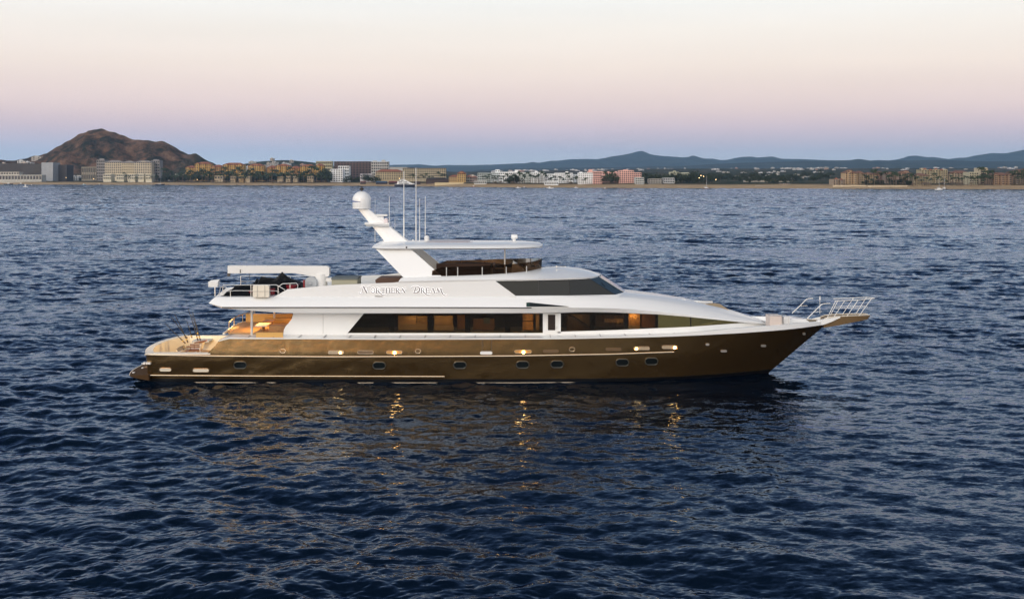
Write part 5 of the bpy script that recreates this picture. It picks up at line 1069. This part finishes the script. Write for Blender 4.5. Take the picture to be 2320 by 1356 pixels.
for px, Y, k in ((110, 2110, 1), (119, 2090, 4), (136, 2110, 0), (145, 2080, 4), (128, 2070, 0), (180, 2110, 1), (192, 2090, 0), (205, 2060, 1), (160, 2050, 3), (167, 1990, 0), (212, 2100, 2)):
    put_house(px, Y, k, "white flat-roofed house low on the slope between the pale grey block and the cream hotel", "houses low on the hill slope")
for px, Y, k in ((368, 2050, 0), (376, 2030, 1), (384, 2060, 0), (391, 2010, 3), (399, 2070, 2), (406, 2050, 0), (410, 1990, 1), (417, 2040, 2), (380, 1960, 0), (368, 1960, 1), (402, 1940, 3)):
    put_house(px, Y, k, "small house in the cluster between the cream hotel and the yellow resort", "houses between the cream hotel and the yellow resort")
for i in range(34):
    px = random.uniform(540, 760); put_house(px, random.uniform(2700, 3200), random.choice((0, 1, 1, 2, 3)), "tiny pale house on the low hill behind the yellow resort", "houses on the low hill behind the yellow resort", .8)
for i in range(22):
    put_house(random.uniform(1058, 1130), random.uniform(1500, 2300), random.choice((0, 1, 2, 3)), "small house in the town behind the white hotels", "houses behind the white hotels", .6)
for i in range(170):
    px = random.uniform(1120, 1900) if i < 110 else random.uniform(1780, 2320); Y = random.uniform(3300, 6600)
    put_house(px, Y, random.choice((0, 0, 1, 3, 4, 4)), "tiny house in the distant town spread below the blue mountains", "houses of the distant town", random.uniform(.35, .75))
for i in range(26):
    put_house(random.uniform(1600, 1880), random.uniform(1750, 2900), random.choice((0, 1, 4)), "scattered house in the dark scrub between the beach lot and the distant town", "houses scattered in the scrub", .4)

# ------------------------------------------------------------------ trees
M_palm = mat("palm_fronds", (0.035, 0.055, 0.022), 0.8); M_leaf = mat("dark_leaves", (0.028, 0.042, 0.018), 0.85, noise=(.5, .5)); M_trunk = mat("trunk_bark", (0.13, 0.10, 0.075), 0.9)
def palm_data(hgt, seed):
    g = random.Random(seed); b = MB(); lx = g.uniform(-.8, .8); b.tube([(0, 0, -1), (lx * .3, 0, hgt * .5), (lx, 0, hgt)], .28, 5, .17); tr = b.data("trunk", M_trunk, None, False)
    b = MB()
    for k in range(17):
        a = g.uniform(0, 6.28); L_ = g.uniform(2.4, 3.6); up = g.uniform(-.2, 1.0); P = []
        for s_ in (0, .35, .7, 1): r = L_ * s_; P.append((lx + r * math.cos(a), r * math.sin(a), hgt + up * r * .8 - (r * r) * .24))
        wv = [(.15), (.6), (.5), (.08)]
        vs = []
        for p, w_ in zip(P, wv): vs += [(p[0] - math.sin(a) * w_, p[1] + math.cos(a) * w_, p[2] - .25 * w_), (p[0], p[1], p[2] + .1), (p[0] + math.sin(a) * w_, p[1] - math.cos(a) * w_, p[2] - .25 * w_)]
        b.add(vs, [(i * 3 + j, i * 3 + j + 1, i * 3 + j + 4, i * 3 + j + 3) for i in range(3) for j in (0, 1)])
    return tr, b.data("crown", M_palm, None, False)
def tree_data(hgt, rad, seed, n=420):
    g = random.Random(seed); b = MB(); b.tube([(0, 0, -1), (0, 0, hgt * .55)], .3, 5, .15)
    for k in range(4): a = g.uniform(0, 6.28); b.tube([(0, 0, hgt * .35), (rad * .6 * math.cos(a), rad * .6 * math.sin(a), hgt * .7)], .12, 4, .05)
    tr = b.data("trunk", M_trunk, None, False); b = MB(); cl = [(g.uniform(-1, 1) * rad * .6, g.uniform(-1, 1) * rad * .6, hgt * g.uniform(.45, .82), rad * g.uniform(.35, .6)) for _ in range(9)]
    for k in range(n):
        c = g.choice(cl); v = Vector((g.gauss(0, 1), g.gauss(0, 1), g.gauss(0, 1))).normalized() * c[3] * g.uniform(.5, 1.05); p = Vector(c[:3]) + v
        u = Vector((g.gauss(0, 1), g.gauss(0, 1), g.gauss(0, .6))).normalized() * .42; w_ = Vector((g.gauss(0, 1), g.gauss(0, 1), g.gauss(0, 1))).normalized() * .36
        b.add([p - u - w_, p + u - w_, p + u + w_, p - u + w_], [(0, 1, 2, 3)])
    return tr, b.data("crown", M_leaf, None, False)
PD = [palm_data(h_, i) for i, h_ in enumerate((7, 8.5, 10, 11.5))]; TD = [tree_data(7, 4.2, 31), tree_data(9, 5.0, 32), tree_data(5.5, 4.5, 33)]
def plant(kind, px, off, label, group, s_=1.0):
    Y = shore(px) + off; X = (px - CX) * Y / F; tr, cw = random.choice(PD if kind == 'palm' else TD)
    r = empty("palm_tree" if kind == 'palm' else "broadleaf_tree", (X, Y, float(ground(X, Y)) - .2), random.uniform(0, 6.28), label=label, cat="palm tree" if kind == 'palm' else "tree", group=group)
    s_ *= random.uniform(.8, 1.2); r.scale = (s_, s_, s_ * random.uniform(.9, 1.1)); child("trunk", tr, r); child("crown", cw, r)
def row(kind, a, c, n, o0, o1, label, group, s_=1.0):
    for i in range(n): plant(kind, a + (c - a) * (i + random.uniform(.1, .9)) / n, random.uniform(o0, o1), label, group, s_)
row('palm', 368, 740, 110, 92, 140, "palm in the thick palm grove in front of the yellow resort", "palms in front of the yellow resort", 1.5)
row('broad', 368, 745, 80, 96, 135, "dark leafy tree in the grove below the yellow resort", "leafy trees below the yellow resort", 1.15)
row('palm', 400, 742, 34, 62, 82, "palm on the edge of the sand below the yellow resort's villas", "palms on the sand below the yellow resort", 1.2)
row('palm', 236, 362, 16, 78, 118, "palm between the white villas and the cream hotel", "palms by the cream hotel")
row('broad', 120, 235, 14, 210, 330, "bushy tree on the slope below the rocky hill", "trees below the rocky hill")
row('broad', 345, 425, 12, 140, 230, "bushy tree between the cream hotel and the yellow resort", "trees beside the cream hotel")
row('broad', 724, 752, 10, 85, 120, "tall dark tree filling the gap left of the white stepped building", "trees left of the white stepped building", 1.6)
row('broad', 780, 860, 9, 60, 120, "dark tree on the shore below the brown slab building", "trees below the brown slab building")
row('palm', 925, 1012, 14, 80, 115, "palm in front of the long beige hotel", "palms before the beige hotel", .9)
row('palm', 1090, 1330, 44, 60, 92, "palm standing before the white shoreline hotels", "palms before the white hotels", .95)
row('broad', 1150, 1178, 6, 70, 95, "dark leafy tree beside the white hotels' greenish block", "leafy trees by the white hotels", 1.2)
row('palm', 1362, 1405, 14, 62, 90, "palm in the dark clump before the pink hotel", "palms before the pink hotel", 1.1)
row('broad', 1365, 1402, 6, 80, 100, "leafy tree in the dark clump before the pink hotel", "leafy trees before the pink hotel")
row('broad', 1455, 1612, 34, 105, 190, "dark tree in the wood between the pink hotel and the moored sailboat", "trees right of the pink hotel", 1.2)
row('broad', 1690, 1790, 8, 80, 160, "dark bush on the empty lot behind the beach", "bushes on the empty lot", .8)
row('broad', 1600, 1892, 40, 300, 800, "tree in the dark scrub inland of the empty lot", "trees inland of the empty lot", 1.1)
row('palm', 1958, 2070, 20, 58, 78, "palm in the dark grove before the brown resort", "palms before the brown resort", 1.1)
row('broad', 1960, 2070, 9, 66, 90, "dark leafy tree before the brown resort", "leafy trees before the brown resort", .75)
row('palm', 2070, 2240, 24, 50, 66, "slim palm along the sand before the right half of the brown resort", "palms along the sand on the right", .9)
row('palm', 2216, 2250, 12, 60, 85, "dark palm beside the plain cream tower", "palms beside the cream tower", 1.2)
row('palm', 2290, 2330, 10, 60, 85, "dark palm before the resort block at the right edge", "palms at the right edge", 1.2)
# beach shelters: thatched palapas
b = MB(); b.tube([(0, 0, -.5), (0, 0, 2.3)], .1, 5); pp = b.data("post", M_trunk, None, False); b = MB(); b.lathe((0, 0, 2.0), [(1.9, 0), (1.3, .45), (.1, 1.2)], 9); pr_ = b.data("thatched_roof", mat("thatch", (.12, .085, .055), .95), None, False)
for i in range(46):
    px = random.choice([random.uniform(405, 735)] * 4 + [random.uniform(1100, 1340), random.uniform(2060, 2200)]); Y = shore(px) + random.uniform(38, 62); X = (px - CX) * Y / F
    lab, gr = ("thatched sun shelter on the sand below the yellow resort", "shelters below the yellow resort") if px < 800 else (("thatched sun shelter on the sand before the white hotels", "shelters before the white hotels") if px < 1400 else ("thatched sun shelter on the sand below the brown resort", "shelters below the brown resort"))
    r = empty("palapa", (X, Y, float(ground(X, Y))), label=lab, cat="sun shelter", group=gr); r.scale = (1.5, 1.5, 1.1); child("post", pp, r); child("thatched_roof", pr_, r)

# ------------------------------------------------------------------ distant boats
def boat_at(name, label, cat, px, py, rz=0.0, group=None):
    Y = H * F / (py - HY); return empty(name, ((px - CX) * Y / F, Y, 0), rz, label=label, cat=cat, group=group), Y
def small_hull(b, L_, w_, h_, z0=-.3):
    b.loft([[(x, -w_ * k, z0), (x, -w_ * k * 1.15, h_ * s_), (x, w_ * k * 1.15, h_ * s_), (x, w_ * k, z0)] for x, k, s_ in ((-L_ / 2, .85, .85), (-L_ * .2, 1, .85), (L_ * .2, .85, .95), (L_ * .42, .4, 1.15), (L_ / 2, .03, 1.3))], close=True)
M_hn = mat("navy_hull", (.012, .016, .035), .3); M_win = MATS["dark_window_glass"]
my, Y = boat_at("distant_motor_yacht", "white three-deck motor yacht with a dark navy hull anchored off the beige hotels", "yacht", 917, 423.3)
k = Y / F; Lh = 46 * k
b = MB(); small_hull(b, Lh, 2.9, 3.3); b.build("hull", M_hn, my)
b = MB(); b.loft([[(x, -w_, z0_), (x, -w_, z1), (x, w_, z1), (x, w_, z0_)] for x, w_, z0_, z1 in ((-8.5, 2.6, 2.8, 4.4), (5, 2.6, 2.8, 4.7), (11.2, 1.0, 3.4, 3.9))], close=True); b.loft([[(x, -w_, 2.75), (x, -w_, 3.1), (x, w_, 3.1), (x, w_, 2.75)] for x, w_ in ((-11.2, 2.8), (6, 2.95), (11.4, .6))], close=True); mh = b.build("main_deckhouse", M_whitem, my)
b = MB(); b.loft([[(x, -w_, 4.5), (x, -w_ * .9, z1), (x, w_ * .9, z1), (x, w_, 4.5)] for x, w_, z1 in ((-8, 2.4, 6.3), (3, 2.4, 6.2), (7.2, 1.4, 4.7))], close=True); b.build("upper_deckhouse", M_whitem, my)
b = MB(); b.loft([[(x, -w_, 6.2), (x, -w_ * .85, z1), (x, w_ * .85, z1), (x, w_, 6.2)] for x, w_, z1 in ((-5.5, 2.0, 7.9), (0, 2.0, 7.9), (3.2, 1.2, 6.5))], close=True); b.box((-6, -2.1, 7.85), (.6, 2.1, 8.15)); b.tube([(-3, 0, 8), (-3.6, 0, 10)], .18, 5); b.build("flybridge", M_whitem, my)
for x0, x1, z0_, z1, y_ in ((-6.5, -1.2, 3.4, 4.1, -2.63), (-.6, 4.6, 3.4, 4.2, -2.63), (-6.6, -2.6, 5.0, 5.75, -2.36), (-1.9, 3.0, 5.0, 5.75, -2.36), (-4.2, -.4, 6.75, 7.4, -1.93)):
    b = MB(); b.box((x0, y_ - .05, z0_), (x1, y_ + .05, z1)); b.build("cabin_window", M_win, my)
def sailboat(label, px, py, L_, mast_px, hc, dx=0.0):
    r, Y = boat_at("sailboat", label, "sailboat", px, py); b = MB(); small_hull(b, L_, L_ * .13, L_ * .09 + .3); b.build("hull", hc, r)
    b = MB(); b.loft([[(x, -.8, .9), (x, -.6, z1), (x, .6, z1), (x, .8, .9)] for x, z1 in ((-L_ * .2, 1.6), (L_ * .15, 1.5), (L_ * .28, 1.0))], close=True); b.build("cabin", M_whitem, r)
    ht_ = (py - mast_px) * Y / F; b = MB(); b.tube([(L_ * .05 + dx, 0, .8), (L_ * .05 + dx, 0, ht_)], .16, 5, .09); b.tube([(L_ * .05 + dx, 0, 2.2), (-L_ * .38, 0, 2.3)], .12, 5); b.build("mast", mat("grey_mast", (.5, .5, .5), .5), r)
    b = MB(); b.tube([(L_ * .05 + dx, 0, ht_ * .97), (L_ * .48, 0, .9)], .04, 4); b.tube([(L_ * .05 + dx, 0, ht_ * .97), (-L_ * .48, 0, .9)], .03, 4); b.build("stay", M_seam, r)
sailboat("dark-hulled sailboat with a tall mast off the palms left of the yellow resort", 363, 419.3, 12.5, 377, M_hn)
sailboat("small sailboat with a brown hull off the beach by the empty lot", 1600, 428, 7.2, 398, mat("brown_boat_hull", (.14, .08, .06), .5))
sailboat("pale sailboat anchored off the right resort, sails furled", 2127, 430, 6.5, 402, M_whitem)
sailboat("second sailboat off the right resort with a dark hull", 2139, 429.6, 5.2, 400, M_hn)
def panga(label, px, py, L_, hc, cabin=0):
    r, Y = boat_at("small_boat", label, "boat", px, py); b = MB(); small_hull(b, L_, L_ * .16, L_ * .11); b.build("hull", hc, r)
    b = MB(); b.box((-L_ * .15, -.5, L_ * .08), (L_ * .05, .5, L_ * .08 + .9 + cabin)); b.box((-L_ * .25, -.7, L_ * .08 + 1.0 + cabin), (L_ * .12, .7, L_ * .08 + 1.1 + cabin)); b.build("console", M_whitem, r)
    b = MB(); b.box((-L_ / 2 - .35, -.2, .1), (-L_ / 2, .2, .95)); b.build("outboard_motor", M_black, r)
M_tealh = mat("teal_hull", (.10, .26, .34), .4)
for a in ((58, 423.5, 5.5, M_whitem, 1.6, "white cabin boat nearest the camera off the left beach club"), (20, 418.3, 12, M_hn, .6, "long dark work boat by the jetty at the left edge"), (48, 418.2, 9, M_hn, .8, "dark launch with a white cabin right of the long work boat"), (72, 420.5, 4, M_hn, 0, "small dark skiff beside the white cabin boat"), (190, 418.8, 5.5, M_tealh, .3, "small pale teal boat off the brown mound of earth"),
          (226, 419, 5, M_hn, 0, "low dark skiff off the cream hotel"), (1073, 423.5, 4.4, mat("rust_hull", (.25, .09, .05), .6), .2, "rust-red little boat off the grey-green block"), (1174, 426, 5, M_whitem, 0, "white skiff off the greenish-fronted hotel"), (1188, 425.5, 4, M_hn, 0, "dark skiff just right of the white one off the hotels"), (1246, 426.8, 7, M_whitem, 0, "low white boat off the middle white hotel"),
          (1371, 428, 4.6, MATS["brown_boat_hull"], 0, "brown skiff off the pink hotel"), (1305, 426, 4, M_whitem, 0, "tiny white dinghy off the bright right-end hotel block")):
    panga(a[5], a[0], a[1], a[2], a[3], a[4])
# hauled-up dark boats and stalls on the beach left of the motor yacht
for px, w_, col_, lab in ((864, 26, (.02, .07, .14), "long blue tarpaulin-covered stall on the sand left of the motor yacht"), (892, 22, (.13, .03, .035), "dark red stall on the sand behind the motor yacht's stern"), (822, 12, (.12, .04, .03), "small rust-red stall on the sand below the low white house"), (945, 14, (.05, .03, .035), "dark stall on the sand behind the motor yacht's bow")):
    Y = shore(px) + 42; X = (px - CX) * Y / F; hx = w_ * Y / F / 2; r = empty("beach_stall", (X, Y, float(ground(X, Y))), label=lab, cat="stall")
    b = MB(); b.add([(-hx, 0, 2.2), (hx, 0, 2.2), (hx, 5, 2.2), (-hx, 5, 2.2), (-hx, 2.5, 3.8), (hx, 2.5, 3.8)], [(0, 1, 5, 4), (2, 3, 4, 5), (0, 4, 3), (1, 2, 5), (0, 3, 2, 1)]); b.build("roof", mat("stall_%d" % px, col_, .8), r, None)
    b = MB(); b.box((-hx * .95, .3, -.5), (hx * .95, 4.5, 2.15)); b.build("stall_body", mat("stall_dark", (.04, .03, .03), .9), r, None)
# street lamps and lit windows along the dusky shore
M_lit = mat("shore_lamp_glow", (1, .8, .5), .5, emis=((1.0, .66, .3), 9))
for px, off, h_ in ((1588, 120, 8), (1594, 125, 7), (1622, 100, 4), (1584, 118, 5.5), (857, 90, 5), (905, 95, 5), (212, 150, 3.5), (150, 160, 5), (447, 95, 3)):
    Y = shore(px) + off; X = (px - CX) * Y / F; r = empty("street_lamp", (X, Y, float(ground(X, Y))), label="lit street lamp glowing on the dusky shore", cat="street lamp", group="lit lamps along the shore")
    b = MB(); b.tube([(0, 0, -.5), (0, 0, h_)], .1, 5); b.build("lamp_post", M_seam, r, None); b = MB(); b.lathe((0, 0, h_), [(.1, 0), (.35, .15), (.35, .4), (.1, .5)], 8); b.build("lamp_head", M_lit, r, None)

# ------------------------------------------------------------------ evening haze: one even volume round everything
hb_ = MB(); hb_.box((-22000, -1500, -45), (22000, 19000, 430)); ho = hb_.build("haze", mat("haze_air", (1, 1, 1)), None, None, False); tag(ho, kind="stuff")
hmx = MATS["haze_air"]; t = hmx.node_tree; t.nodes.clear(); om = t.nodes.new("ShaderNodeOutputMaterial"); pv = t.nodes.new("ShaderNodeVolumePrincipled")
pv.inputs["Color"].default_value = (0.42, 0.68, 1.0, 1); pv.inputs["Density"].default_value = 5.6e-5; pv.inputs["Anisotropy"].default_value = 0.2
t.links.new(pv.outputs[0], om.inputs["Volume"])
